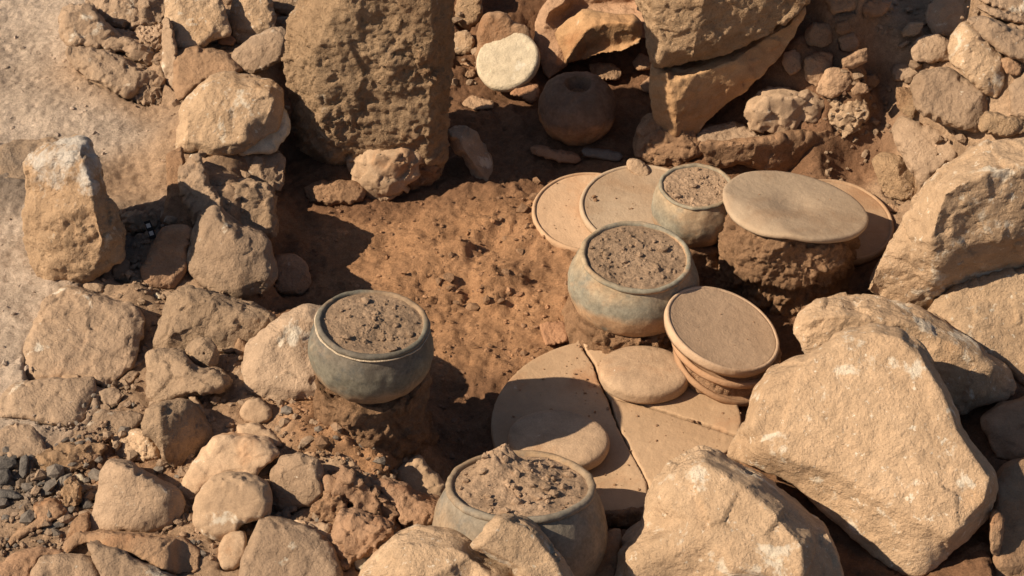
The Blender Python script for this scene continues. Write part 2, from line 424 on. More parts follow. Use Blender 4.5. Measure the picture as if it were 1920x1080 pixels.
def rock(name, label, cat, pts, lean=25, face=0, dz=0, ridges=None, bulge=None, th=None, mat='tan', rough=2.5, big=None, chip=None,
         anchor=None, group=None, ext=0.25, soft=0.35, grow=1.0, carve=True, smooth=None, voxel=None, flat=False, parent=None):
    """a stone: its seen face leans LEAN degrees from level and turns FACE degrees to the side; real body behind it"""
    a, b = math.radians(lean), math.radians(face)
    n = np.array([math.sin(a) * math.sin(b), -math.sin(a) * math.cos(b), math.cos(a)])
    if anchor is None:
        low = max(pts, key=lambda p: p[1])
        A = ground_at(low[0], min(low[1], 1110)) + np.array([0, 0, dz / 1000])
    elif len(anchor) == 3:
        A = at_z(*anchor)
    else:
        A = ground_at(*anchor) + np.array([0, 0, dz / 1000])
    xs, ys = [p[0] for p in pts], [p[1] for p in pts]
    size_px = 0.5 * ((max(xs) - min(xs)) + (max(ys) - min(ys)))
    step = max(3.0, min(9.0, size_px / 12))
    if grow != 1.0:
        gx, gy = sum(xs) / len(xs), sum(ys) / len(ys)
        pts = [(gx + (p[0] - gx) * grow, gy + (p[1] - gy) * grow, *p[2:]) for p in pts]
    out = curve_outline(pts, soft, step, min(1.4, size_px / 60))
    cx, cy = float(np.mean([p[0] for p in out])), float(np.mean([p[1] for p in out]))
    if bulge is None:
        bulge = size_px * (0.075 if flat else 0.15)
    if th is None:
        th = max(18.0, size_px * 0.55)
    P2 = [Vector((p[0], -p[1])) for p in out]
    D = [p[2] for p in out]
    nE = len(P2)
    edges = [(i, (i + 1) % nE) for i in range(nE)]
    if ridges is None:
        dome = soft >= 0.6
        rings = ((0.965, 0.62), (0.88, 0.95), (0.5, 1.0)) if flat else ((0.945, 0.48), (0.82, 0.84), (0.45, 1.0))
        cuts = []
        if not dome:
            rings = ((0.955, 0.80), (0.84, 1), (0.70, 1), (0.54, 1), (0.36, 1), (0.18, 1))
            k0 = RNG.random() * 6.283
            for q in range(5):
                t = k0 + q * 6.283 / 5 + RNG.normal() * 0.45
                u = np.array([math.cos(t), math.sin(t)])
                far = max((p[0] - cx) * u[0] + (p[1] - cy) * u[1] for p in out)
                s = RNG.uniform(0.12, 0.3) if flat else RNG.uniform(0.2, 0.62)
                cuts.append((u, far * (1 - s), RNG.uniform(0.35, 0.8) if flat else RNG.uniform(0.30, 0.75)))
            tl = RNG.normal(size=2) * (0.03 if flat else 0.07)
            def face_d(x, y):
                d = bulge * 1.15 + (x - cx) * tl[0] + (y - cy) * tl[1]
                for u, far, sl in cuts:
                    d -= max(0.0, (x - cx) * u[0] + (y - cy) * u[1] - far) * sl
                return max(d, bulge * 0.12)
        for s, k in rings:
            for i in range(0, nE, 2):
                x, y = cx + (out[i][0] - cx) * s, cy + (out[i][1] - cy) * s
                P2.append(Vector((x, -y)))
                D.append((bulge if dome else face_d(x, y)) * k + D[i])
        P2.append(Vector((cx, -cy)))
        D.append(bulge if dome else face_d(cx, cy))
    else:
        for line in ridges:
            dense = []
            for q in range(len(line)):
                p = np.array(line[q], float)
                if q:
                    o0 = np.array(line[q - 1], float)
                    m = max(1, int(np.hypot(*(p - o0)[:2]) / 14))
                    dense += [o0 + (p - o0) * (t / m) for t in range(1, m)]
                dense.append(p)
            for q, p in enumerate(dense):
                P2.append(Vector((p[0], -p[1])))
                D.append(p[2])
                if q:
                    edges.append((len(P2) - 2, len(P2) - 1))
    vs, es, fs, ov, oe, of = delaunay_2d_cdt(P2, edges, [list(range(nE))], 1, 0.05)
    verts, dd = [], []
    for i, v in enumerate(vs):
        d = [D[q] for q in ov[i]] if ov[i] else [0.0]
        Q = on_plane(v.x, -v.y, A + n * (max(d) / 1000), n)
        verts.append(Q)
    faces = [list(f) for f in fs]
    # border loop of the seen face
    cnt = {}
    for f in faces:
        for i in range(len(f)):
            e = (f[i], f[(i + 1) % len(f)])
            cnt[e] = cnt.get(e, 0) + 1
    nxt = {e[0]: e[1] for e in cnt if (e[1], e[0]) not in cnt}
    start = next(iter(nxt))
    loop, q = [start], nxt[start]
    while q != start and len(loop) < 5000:
        loop.append(q)
        q = nxt[q]
    L = np.array([verts[i] for i in loop])
    C = L.mean(0)
    view = (C - CAM) / np.linalg.norm(C - CAM)
    hor = np.array([0, 1.0, -0.05])
    e = view * (1 - ext) + hor * ext
    e /= np.linalg.norm(e)
    prev = loop
    for t, s in ((0.45, 0.97), (0.85, 0.86), (1.0, 0.66)):
        base = len(verts)
        verts += list(C + (L - C) * s + e * (th / 1000 * t))
        cur = list(range(base, base + len(loop)))
        for i in range(len(loop)):
            j = (i + 1) % len(loop)
            faces.append([prev[j], prev[i], cur[i], cur[j]])
        prev = cur
    faces.append(prev[::-1])
    verts = np.array(verts)
    loc = A.copy() if parent is None else np.array(parent.location)
    o = mesh_obj(name, verts - loc, faces, M[mat] if isinstance(mat, str) else mat, (0, 0, 0) if parent else loc, parent)
    bm = bmesh.new()
    bm.from_mesh(o.data)
    bmesh.ops.recalc_face_normals(bm, faces=bm.faces)
    bmesh.ops.triangulate(bm, faces=[f for f in bm.faces if len(f.verts) > 4])
    bm.to_mesh(o.data)
    bm.free()
    tag(o, label, cat, group)
    sz = size_px / 1000
    vx = voxel or (0.0042 if size_px > 220 else 0.0033 if size_px > 110 else 0.0024 if size_px > 50 else 0.0014)
    sm = smooth if smooth is not None else (2 if flat else 3)
    queue(o, vx, sm, rough * min(1.0, 0.35 + size_px / 160), (size_px * 0.022 if big is None else big), (size_px * 0.012 if chip is None else chip), sz)
    if carve and lean <= 60:
        CARVE.append((np.array([p[:2] for p in out]), A, n))
    return o

def tilt_matrix(n, up_hint=(0, 0, 1)):
    z = Vector(n).normalized()
    return z.to_track_quat('Z', 'Y').to_matrix()

def normal_from_ellipse(cx, cy, ratio, theta):
    """normal of a round thing that is seen as an ellipse: ratio b/a, long axis turned THETA degrees clockwise in the picture"""
    d = -ray(cx, cy)
    r = RIGHT - d * np.dot(RIGHT, d)
    r /= np.linalg.norm(r)
    u = np.cross(d, r)
    th = math.radians(theta)
    minor = r * math.sin(th) + u * math.cos(th)
    s = math.sqrt(max(0.0, 1 - ratio * ratio))
    return d * ratio + minor * s

def lathe(name, prof, mat, P, n, segs=112, parent=None, noise=0.0008, seed=0.0, warp=0.012, closed=True):
    """profile [(radius, height)] in metres turned about axis n through P"""
    R = np.array(tilt_matrix(n))
    verts, faces = [], []
    for r, h in prof:
        for k in range(segs):
            t = 2 * math.pi * k / segs
            w = 1 + warp * math.sin(2 * t + seed) + 0.4 * warp * math.sin(3 * t + 2 * seed)
            verts.append((r * w * math.cos(t), r * w * math.sin(t), h))
    for i in range(len(prof) - 1):
        for k in range(segs):
            j = (k + 1) % segs
            faces.append((i * segs + k, i * segs + j, (i + 1) * segs + j, (i + 1) * segs + k))
    V = np.array(verts)
    if noise:
        d = fbm(V, 16, 3, 0.5, seed) * noise + fbm(V, 60, 2, .5, seed + 3) * noise * 0.5
        rad = V.copy()
        rad[:, 2] *= 0.5
        rad /= np.linalg.norm(rad, axis=1)[:, None] + 1e-6
        V = V + rad * d[:, None]
    if closed:
        V = np.vstack([V, [[0, 0, prof[0][1]], [0, 0, prof[-1][1]]]])
        c0, c1 = len(V) - 2, len(V) - 1
        for k in range(segs):
            j = (k + 1) % segs
            faces.append((c0, j, k))
            b0 = (len(prof) - 1) * segs
            faces.append((c1, b0 + k, b0 + j))
    V = V @ R.T
    loc = P if parent is None else P - np.array(parent.location)
    return mesh_obj(name, V, faces, mat, loc, parent)

def smooth_profile(pts, m=6):
    P = np.array(pts, float)
    out = []
    n = len(P)
    for i in range(n - 1):
        p0, p1, p2, p3 = P[max(0, i - 1)], P[i], P[i + 1], P[min(n - 1, i + 2)]
        for q in range(m):
            t = q / m
            out.append(0.5 * (2 * p1 + (p2 - p0) * t + (2 * p0 - 5 * p1 + 4 * p2 - p3) * t * t + (3 * p1 - p0 - 3 * p2 + p3) * t ** 3))
    out.append(P[-1])
    return [(max(0.0001, a), b) for a, b in out]

def soil_disc(name, label, P, n, R, mound=(), seed=0.0, amp=1.0, dome=0.0, big=0):
    """loose earth that fills a pot"""
    rot = np.array(tilt_matrix(n))
    nr, ns = 64, 190
    V = [(0, 0)]
    for i in range(1, nr + 1):
        r = R * i / nr
        for k in range(ns):
            t = 2 * math.pi * k / ns
            V.append((r * math.cos(t), r * math.sin(t)))
    V = np.array(V)
    P3 = np.column_stack([V, np.zeros(len(V))])
    e = np.clip(1 - np.hypot(V[:, 0], V[:, 1]) / R, 0, 1)
    h = 0.0034 * amp * fbm(P3, 18, 3, 0.55, seed) + 0.0075 * amp * np.maximum(0, fbm(P3, 40, 4, 0.62, seed + 4) - 0.42) + 0.0012 * fbm(P3, 110, 3, .65, seed)
    h = h * np.clip(e * 9, 0.25, 1) + dome * (1 - (1 - e) ** 2)
    # mounds are given in the picture's right/up directions
    ex = rot.T @ RIGHT
    ey = rot.T @ np.array([0, 1.0, 0])
    for mx, my, mr, mh in mound:
        c = ex[:2] * mx + ey[:2] * my
        d2 = ((V - c) ** 2).sum(1)
        h += mh * np.exp(-d2 / (mr * mr)) * (1 + 0.22 * fbm(P3, 30, 3, .6, seed + 8)) + mh * 0.10 * np.exp(-d2 / (mr * mr)) * np.maximum(-.6, chips(P3, 60, seed + 3))
    P3[:, 2] = h
    faces = [(0, 1 + k, 1 + (k + 1) % ns) for k in range(ns)]
    for i in range(nr - 1):
        a, b = 1 + i * ns, 1 + (i + 1) * ns
        faces += [(a + k, b + k, b + (k + 1) % ns, a + (k + 1) % ns) for k in range(ns)]
    # crumbs lying in it
    verts = list(P3)
    for q in range(int(110 * amp)):
        r, t = R * 0.93 * math.sqrt(random.random()), random.random() * 6.283
        x, y = r * math.cos(t), r * math.sin(t)
        i = int(np.argmin((V[:, 0] - x) ** 2 + (V[:, 1] - y) ** 2))
        s = random.choice((0.0010, 0.0012, 0.0015, 0.0019, 0.0024, 0.0042)) if q >= big else random.uniform(0.005, 0.0095)
        add_lump(verts, faces, (x, y, P3[i, 2] + s * 0.3), s)
    V3 = np.array(verts) @ rot.T
    o = mesh_obj(name, V3, faces, M['potsoil'], P)
    nf = ns + (nr - 1) * ns
    for f in o.data.polygons[nf:]:
        f.use_smooth = False
    o['kind'] = 'stuff'
    o['label'] = label
    return o

_ico = None
def add_lump(verts, faces, c, s):
    global _ico
    if _ico is None:
        bm = bmesh.new()
        bmesh.ops.create_icosphere(bm, subdivisions=1, radius=1)
        _ico = (np.array([v.co for v in bm.verts]), [[v.index for v in f.verts] for f in bm.faces])
        bm.free()
    sc = np.array([random.uniform(.7, 1.3), random.uniform(.7, 1.3), random.uniform(.5, .9)]) * s
    b = len(verts)
    V = _ico[0] * sc * (1 + RNG.normal(size=(len(_ico[0]), 1)) * 0.22)
    a = random.random() * 6.28
    ca, sa = math.cos(a), math.sin(a)
    V = V @ np.array([[ca, -sa, 0], [sa, ca, 0], [0, 0, 1]])
    verts.extend(V + np.array(c))
    faces.extend([b + f[0], b + f[1], b + f[2]] for f in _ico[1])

def cobble(name, label, cat, cx, cy, rx, ry, h, z, yaw=0, mat='cobble', group=None, rough=0.8, power=2.6, big=None, tilt=(0, 0), chip=0.0):
    """flat rounded river stone: half-widths rx, ry, height h (mm), its middle at picture point cx, cy, its underside at height z"""
    P = at_z(cx, cy, z + h / 2)
    bm = bmesh.new()
    bmesh.ops.create_uvsphere(bm, u_segments=64, v_segments=32, radius=1)
    for v in bm.verts:
        c = v.co
        r = math.hypot(c.x, c.y)
        if r > 1e-6:
            rr = (1 - abs(c.z) ** power) ** (1 / power)
            c.x, c.y = c.x / r * rr, c.y / r * rr
        c.x *= rx / 1000
        c.y *= ry / 1000
        c.z *= h / 2000
    me = bpy.data.meshes.new(name)
    bmesh.ops.rotate(bm, verts=bm.verts, cent=(0, 0, 0), matrix=Matrix.Rotation(math.radians(yaw), 3, 'Z'))
    bmesh.ops.rotate(bm, verts=bm.verts, cent=(0, 0, 0), matrix=Matrix.Rotation(math.radians(tilt[0]), 3, 'X') @ Matrix.Rotation(math.radians(tilt[1]), 3, 'Y'))
    bm.to_mesh(me)
    bm.free()
    me.materials.append(M[mat])
    o = bpy.data.objects.new(name, me)
    o.location = P
    COL.objects.link(o)
    tag(o, label, cat, group)
    queue(o, 0.0026 if rx > 50 else 0.0015, 3, rough, (rx * 0.045 if big is None else big), chip, rx * 2 / 1000)
    return o

def slab_piece(name, label, cat, pts, A, n, th, mat, group=None, wob=0.0012, bev=3.0):
    """flat broken plate piece with a crisp edge"""
    out = curve_outline(pts, 0.0, 5.0, 0.5)
    P2 = [Vector((p[0], -p[1])) for p in out]
    nE = len(P2)
    cx, cy = float(np.mean([p[0] for p in out])), float(np.mean([p[1] for p in out]))
    vs, es, fs, ov, oe, of = delaunay_2d_cdt(P2, [(i, (i + 1) % nE) for i in range(nE)], [list(range(nE))], 1, 0.01)
    V = [on_plane(v.x, -v.y, A, n) for v in vs]
    bm = bmesh.new()
    bv = [bm.verts.new(p) for p in V]
    fl = []
    for f in fs:
        fl.append(bm.faces.new([bv[i] for i in f]))
    bmesh.ops.recalc_face_normals(bm, faces=bm.faces)
    if bm.faces[:][0].normal.dot(Vector(n)) < 0:
        bmesh.ops.reverse_faces(bm, faces=bm.faces)
    ret = bmesh.ops.extrude_face_region(bm, geom=bm.faces[:])
    mv = [x for x in ret['geom'] if isinstance(x, bmesh.types.BMVert)]
    bmesh.ops.translate(bm, verts=mv, vec=Vector(n) * (th / 1000))
    bmesh.ops.recalc_face_normals(bm, faces=bm.faces)
    for v in bm.verts:
        v.co -= Vector(n) * (th / 1000) + Vector(A)
    me = bpy.data.meshes.new(name)
    bm.to_mesh(me)
    bm.free()
    me.materials.append(M[mat])
    o = bpy.data.objects.new(name, me)
    o.location = A
    COL.objects.link(o)
    tag(o, label, cat, group)
    queue(o, 0.0026, 2, wob * 1000 * 0.5, 1.2, 0.0, 0.5)
    return o

def finish_stones():
    for o, vx, sm, *_ in QUEUE:
        m = o.modifiers.new('r', 'REMESH')
        m.mode = 'VOXEL'
        m.voxel_size = vx
        m.adaptivity = 0.0
        m = o.modifiers.new('s', 'SMOOTH')
        m.factor, m.iterations = 0.5, sm
    dg = bpy.context.evaluated_depsgraph_get()
    made = []
    for o, *_ in QUEUE:
        made.append(bpy.data.meshes.new_from_object(o.evaluated_get(dg), depsgraph=dg))
    for (o, vx, sm, rough, big, chip, size, seed), me in zip(QUEUE, made):
        n = len(me.vertices)
        co = np.empty(n * 3, np.float32)
        me.vertices.foreach_get('co', co)
        co = co.reshape(-1, 3).astype(np.float64)
        no = np.empty(n * 3, np.float32)
        me.vertex_normals.foreach_get('vector', no)
        no = no.reshape(-1, 3)
        d = np.zeros(n)
        if big:
            d += big * fbm(co, 2.2 / max(size, 0.03), 2, 0.5, seed)
        if chip:
            d += chip * 1.4 * chips(co, 4.5 / max(size, 0.03), seed)
        if rough:
            f = 1.0 if size > 0.12 else 0.12 / max(size, 0.02)
            w = np.clip(0.62 + 0.9 * fbm(co, 7 * f, 2, 0.5, seed + 11), 0.12 if rough < 0.0042 else 0.55, 1.4)      # rough in places, worn in others
            d += rough * 0.55 * fbm(co, 13 * f, 2, 0.5, seed + 3)
            crumbly = rough > 0.0065
            pit = fbm(co, (58 if crumbly else 40) * f, 4, 0.66, seed + 7)
            if crumbly:
                pit = pit * 0.55 + 0.35 * (np.abs(fbm(co, 34 * f, 3, 0.6, seed + 9)) * 2 - 0.7)
            d += rough * w * (0.42 * pit - 0.75 * np.maximum(0, pit - 0.3))
            d += rough * w * 0.55 * chips(co, 30 * f, seed + 5)
            if size > 0.05:
                d += rough * w * 0.34 * chips(co, 75, seed + 2)
        co += no * d[:, None]
        me.vertices.foreach_set('co', co.astype(np.float32).ravel())
        me.shade_smooth()
        if not me.materials:
            me.materials.append(o.data.materials[0])
        me.update()
        old = o.data
        o.modifiers.clear()
        me.name = o.name
        o.data = me
        bpy.data.meshes.remove(old)
# ------------------------------------------------------------------ the dug floor, finds and stones
GB, GW, GL, GR, GS, GU = ('large boulders beside the pots', 'stones of the ruined wall by the pale ground', 'stones of the rubble below the wall',
                          'stones of the lit slope behind the boulders', 'stones of the shaded back wall', 'upright blocks at the back')

# upright blocks
rock('upright_block', 'tall rough-faced tan block standing upright between white disc and wall stones', 'stone block',
     [(533, 75), (545, 30), (560, -10), (572, -190), (862, -190), (853, 0), (848, 120), (842, 250), (832, 320), (805, 342), (700, 345), (612, 338), (578, 292), (556, 255), (541, 190), (534, 130)],
     lean=83, face=-9, anchor=(805, 345), ridges=[[(665, -190, 95), (640, 0, 95), (600, 72, 90), (584, 108, 80), (592, 150, 76), (606, 215, 66), (625, 290, 50)],
     [(814, -190, 88), (814, 0, 88), (810, 140, 80), (802, 280, 54)]], th=95, mat='rough', rough=12, big=4, chip=4, ext=0.6, group=GU, soft=0.3)
rock('upright_block', 'cracked leaning block with a bright left edge, overhanging the soil shelf', 'stone block',
     [(1197, 0), (1188, -190), (1570, -190), (1516, 0), (1480, 38), (1400, 88), (1322, 120), (1282, 123), (1224, 126), (1212, 82), (1204, 40)],
     lean=80, anchor=(1250, 302, 5), ridges=[[(1225, -190, 50), (1232, 0, 50), (1240, 112, 42)], [(1318, -190, 70), (1320, 0, 70), (1300, 108, 45)]],
     face=-12, th=230, mat='rough', rough=10, big=4, chip=4, ext=0.55, group=GU, soft=0.3)
rock('upright_block', 'smooth reddish lower part of the cracked leaning block, curving into shade', 'stone block',
     [(1222, 128), (1300, 127), (1402, 92), (1482, 42), (1518, 2), (1494, 70), (1465, 110), (1400, 170), (1332, 228), (1292, 268), (1250, 270), (1226, 215), (1219, 170)],
     lean=78, anchor=(1250, 302, 5), ridges=[[(1250, 138, 40), (1266, 200, 40), (1268, 252, 22)], [(1300, 140, 36), (1380, 112, 30)]], th=190, mat='orange', rough=4, big=4, chip=3, ext=0.5, group=GU, soft=0.3)
rock('earth_lump', 'red earth packed under the bright edge of the leaning block', 'earth lump',
     [(1192, 296), (1194, 246), (1216, 214), (1252, 216), (1300, 236), (1316, 285), (1270, 312), (1218, 310)], lean=50, face=-10, mat='soil', rough=7, chip=5, group='lumps of packed earth')
rock('earth_lump', 'dark earth foot below the rough-faced upright block', 'earth lump',
     [(570, 352), (600, 340), (662, 338), (690, 352), (680, 378), (620, 388), (580, 380)], lean=40, mat='soil', rough=5, group='lumps of packed earth')
rock('earth_lump', 'crumbly red earth between the pale knobbly stone and the rough upright block', 'earth lump',
     [(740, 262), (768, 243), (800, 247), (822, 285), (822, 335), (795, 352), (755, 352), (742, 320)], lean=76, mat='soil', rough=6, chip=5, group='lumps of packed earth', dz=-6)

rock('stone', 'knobbly pale stone at the foot of the rough upright block', 'stone',
     [(656, 312), (662, 268), (705, 244), (738, 262), (778, 265), (792, 292), (782, 332), (752, 362), (700, 376), (664, 356)], lean=62, face=-14, mat='cobble', rough=3.2, chip=7, dz=2,
     ridges=[[(690, 285, 30), (725, 290, 34), (760, 295, 26)], [(690, 340, 30), (740, 340, 28)]])
rock('stone', 'thick broken slab tilted on edge in the gap between uprights', 'stone',
     [(838, 242, -22), (852, 235, -14), (874, 236, -3), (895, 247, 0), (921, 292, 0), (926, 320, 0), (918, 340, 0), (909, 348, -8), (899, 347, -20), (880, 326, -30), (867, 294, -34), (853, 288, -36), (846, 276, -34)], lean=52, face=62, th=40, mat='tan', rough=2.4, dz=22, soft=.15, carve=False, smooth=2,
     ridges=[[(846, 256, -6), (862, 260, 4), (870, 281, 5), (887, 305, 5), (911, 333, 2)], [(885, 255, 6), (908, 300, 6)]])
rock('fired_brick', 'reddish brick fragment lying against the white disc', 'brick fragment', [(956, 178), (970, 152), (1011, 160), (1008, 186), (996, 194), (978, 184)], lean=35, mat='brick', dz=25, rough=1.5)
rock('clay_bar', 'long reddish broken clay bar in the shaded gap', 'clay bar', [(995, 276), (1008, 274), (1085, 291), (1090, 300), (1082, 307), (1060, 306), (998, 290)], lean=30, mat='brick', dz=8, rough=1.2, soft=.3)
rock('grey_pestle', 'slim smooth grey stone rod behind the plates', 'stone rod', [(1090, 282), (1097, 277), (1158, 285), (1169, 293), (1164, 302), (1150, 303), (1096, 293)], lean=30, mat='slate', dz=8, rough=0.4, soft=.6)
rock('pebble', 'smooth buff pebble resting on the back plate rim', 'pebble', [(1174, 306), (1180, 298), (1200, 300), (1216, 315), (1219, 328), (1210, 334), (1194, 330), (1178, 318)], lean=35, mat='cobble', dz=52, rough=0.7, soft=.8)

# behind the gap
rock('stone', 'topmost pale stone beside the right edge of the rough upright block', 'stone', [(851, 28), (858, 0), (875, -30), (915, -30), (903, 0), (905, 28), (880, 56), (860, 50), (851, 42)], lean=55, face=-15, mat='rough', group=GS)
rock('stone', 'white-flecked stone second from top beside the rough upright block', 'stone', [(849, 90), (852, 62), (876, 58), (890, 75), (886, 98), (866, 104), (850, 101)], lean=50, face=-10, mat='lime', group=GS)
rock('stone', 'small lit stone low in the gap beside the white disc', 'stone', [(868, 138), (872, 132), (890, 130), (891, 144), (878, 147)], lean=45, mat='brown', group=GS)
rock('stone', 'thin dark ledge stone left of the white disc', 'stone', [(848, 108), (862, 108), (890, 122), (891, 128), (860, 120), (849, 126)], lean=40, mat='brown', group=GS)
rock('stone', 'upright brown slab leaning behind the white disc', 'stone', [(892, 120), (895, 55), (905, 30), (930, 22), (950, 24), (963, 42), (985, 48), (995, 70), (1000, 130), (950, 165), (905, 160)], lean=62, face=-8, mat='brown', dz=-7, th=50, group=GS, flat=True)
rock('stone_mortar', 'broken hollowed stone basin behind the dark jar', 'stone mortar',
     [(1003, 85), (1003, 40), (1022, 8), (1052, -14), (1100, -30), (1215, -30), (1220, 70), (1150, 75), (1075, 92), (1062, 125), (1030, 146), (1021, 138), (1011, 112)],
     lean=36, face=-12, anchor=(1030, 146, 35), ridges=[[(1016, 60, 10), (1030, 22, 16), (1056, 6, 14)], [(1046, 34, -34), (1075, 14, -42), (1130, 6, -40), (1180, 6, -40)], [(1042, 55, 2), (1050, 90, 16), (1040, 120, 14)], [(1110, -18, 0), (1190, -18, 0)], [(1090, 60, -10), (1180, 50, -10)]], th=110, mat='red', rough=3, group=GS)
rock('mortar_fragment', 'smooth orange curved lip broken from the hollowed stone basin', 'stone fragment',
     [(1040, 62), (1062, 42), (1092, 20), (1120, 24), (1146, 26), (1190, 28), (1203, 40), (1206, 66), (1198, 82), (1165, 98), (1120, 104), (1078, 116), (1060, 121), (1054, 108), (1046, 84)],
     lean=50, face=-8, anchor=(1068, 121, 75), ridges=[[(1062, 112, 22), (1082, 82, 30), (1104, 54, 34), (1140, 42, 34), (1186, 44, 30)], [(1060, 70, 16), (1092, 38, 18)], [(1100, 95, -6), (1180, 82, -10)]], th=70, mat='orange', rough=1.6, chip=1.5, group=GS)
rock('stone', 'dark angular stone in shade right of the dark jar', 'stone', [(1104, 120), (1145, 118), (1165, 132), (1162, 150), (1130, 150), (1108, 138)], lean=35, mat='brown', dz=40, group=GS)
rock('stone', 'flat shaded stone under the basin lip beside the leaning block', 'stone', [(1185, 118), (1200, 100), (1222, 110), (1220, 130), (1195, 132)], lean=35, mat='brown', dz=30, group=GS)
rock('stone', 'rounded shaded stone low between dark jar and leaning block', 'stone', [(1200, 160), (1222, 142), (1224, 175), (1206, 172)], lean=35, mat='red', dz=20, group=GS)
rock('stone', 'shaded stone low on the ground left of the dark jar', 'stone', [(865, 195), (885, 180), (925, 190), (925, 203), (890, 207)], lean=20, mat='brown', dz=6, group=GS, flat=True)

# dark shaded wall right of the leaning block
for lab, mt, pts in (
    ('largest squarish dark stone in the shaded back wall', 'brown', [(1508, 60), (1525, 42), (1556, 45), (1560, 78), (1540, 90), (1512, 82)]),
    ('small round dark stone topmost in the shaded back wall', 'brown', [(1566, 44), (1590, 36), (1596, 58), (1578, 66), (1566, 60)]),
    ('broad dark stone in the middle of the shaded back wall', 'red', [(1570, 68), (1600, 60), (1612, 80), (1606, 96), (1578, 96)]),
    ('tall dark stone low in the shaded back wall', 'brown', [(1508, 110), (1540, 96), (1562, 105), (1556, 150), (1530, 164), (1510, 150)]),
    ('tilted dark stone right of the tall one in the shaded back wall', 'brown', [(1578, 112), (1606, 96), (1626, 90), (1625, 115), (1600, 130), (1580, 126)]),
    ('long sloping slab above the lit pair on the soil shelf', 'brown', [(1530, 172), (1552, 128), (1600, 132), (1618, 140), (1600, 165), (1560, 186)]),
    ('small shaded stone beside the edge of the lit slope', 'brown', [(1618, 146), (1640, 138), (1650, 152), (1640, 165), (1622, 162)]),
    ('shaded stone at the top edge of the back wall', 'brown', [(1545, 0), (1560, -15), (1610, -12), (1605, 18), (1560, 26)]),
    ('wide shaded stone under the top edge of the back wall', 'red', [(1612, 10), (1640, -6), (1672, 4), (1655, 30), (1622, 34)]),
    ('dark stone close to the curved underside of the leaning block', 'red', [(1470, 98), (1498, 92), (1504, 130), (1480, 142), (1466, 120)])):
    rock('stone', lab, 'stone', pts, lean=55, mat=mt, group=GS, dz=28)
rock('stone', 'broad lit stone with broken face on the soil shelf', 'stone',
     [(1397, 215), (1403, 190), (1425, 170), (1480, 166), (1525, 175), (1548, 190), (1541, 218), (1530, 232), (1508, 226), (1480, 256), (1445, 250), (1408, 244)], lean=48, face=-6, mat='cobble', dz=22,
     ridges=[[(1415, 196, 30), (1440, 178, 34), (1490, 180, 34), (1530, 196, 22)], [(1420, 225, 18), (1470, 238, 14)]], rough=3.5, chip=5)
rock('stone', 'lumpy white-topped stone on the soil shelf next to the slope', 'stone', [(1552, 216), (1560, 192), (1590, 178), (1622, 184), (1628, 220), (1610, 244), (1580, 260), (1566, 246)], lean=52, face=-12, mat='lime', dz=10, rough=2.2, chip=6, soft=.2)
rock('stone', 'small buff stone perched on the lumpy white-topped one', 'stone', [(1595, 170), (1610, 154), (1627, 160), (1630, 174), (1602, 178)], lean=45, mat='brown', dz=45)
rock('stone', 'flat ledge stone jutting under the broad lit stone', 'stone', [(1305, 256), (1320, 240), (1380, 230), (1430, 250), (1440, 270), (1380, 273), (1315, 276)], lean=20, face=-8, mat='tan', dz=20, th=50, flat=True)
rock('earth_lump', 'dark red earth bank holding the lit stones of the shelf', 'earth lump', [(1310, 272), (1390, 265), (1480, 250), (1560, 245), (1632, 230), (1640, 300), (1600, 335), (1480, 330), (1400, 310), (1330, 312)], lean=84, face=10, mat='soil', rough=5, chip=4, bulge=8, anchor=(1480, 322), dz=-6, group='lumps of packed earth', th=60)

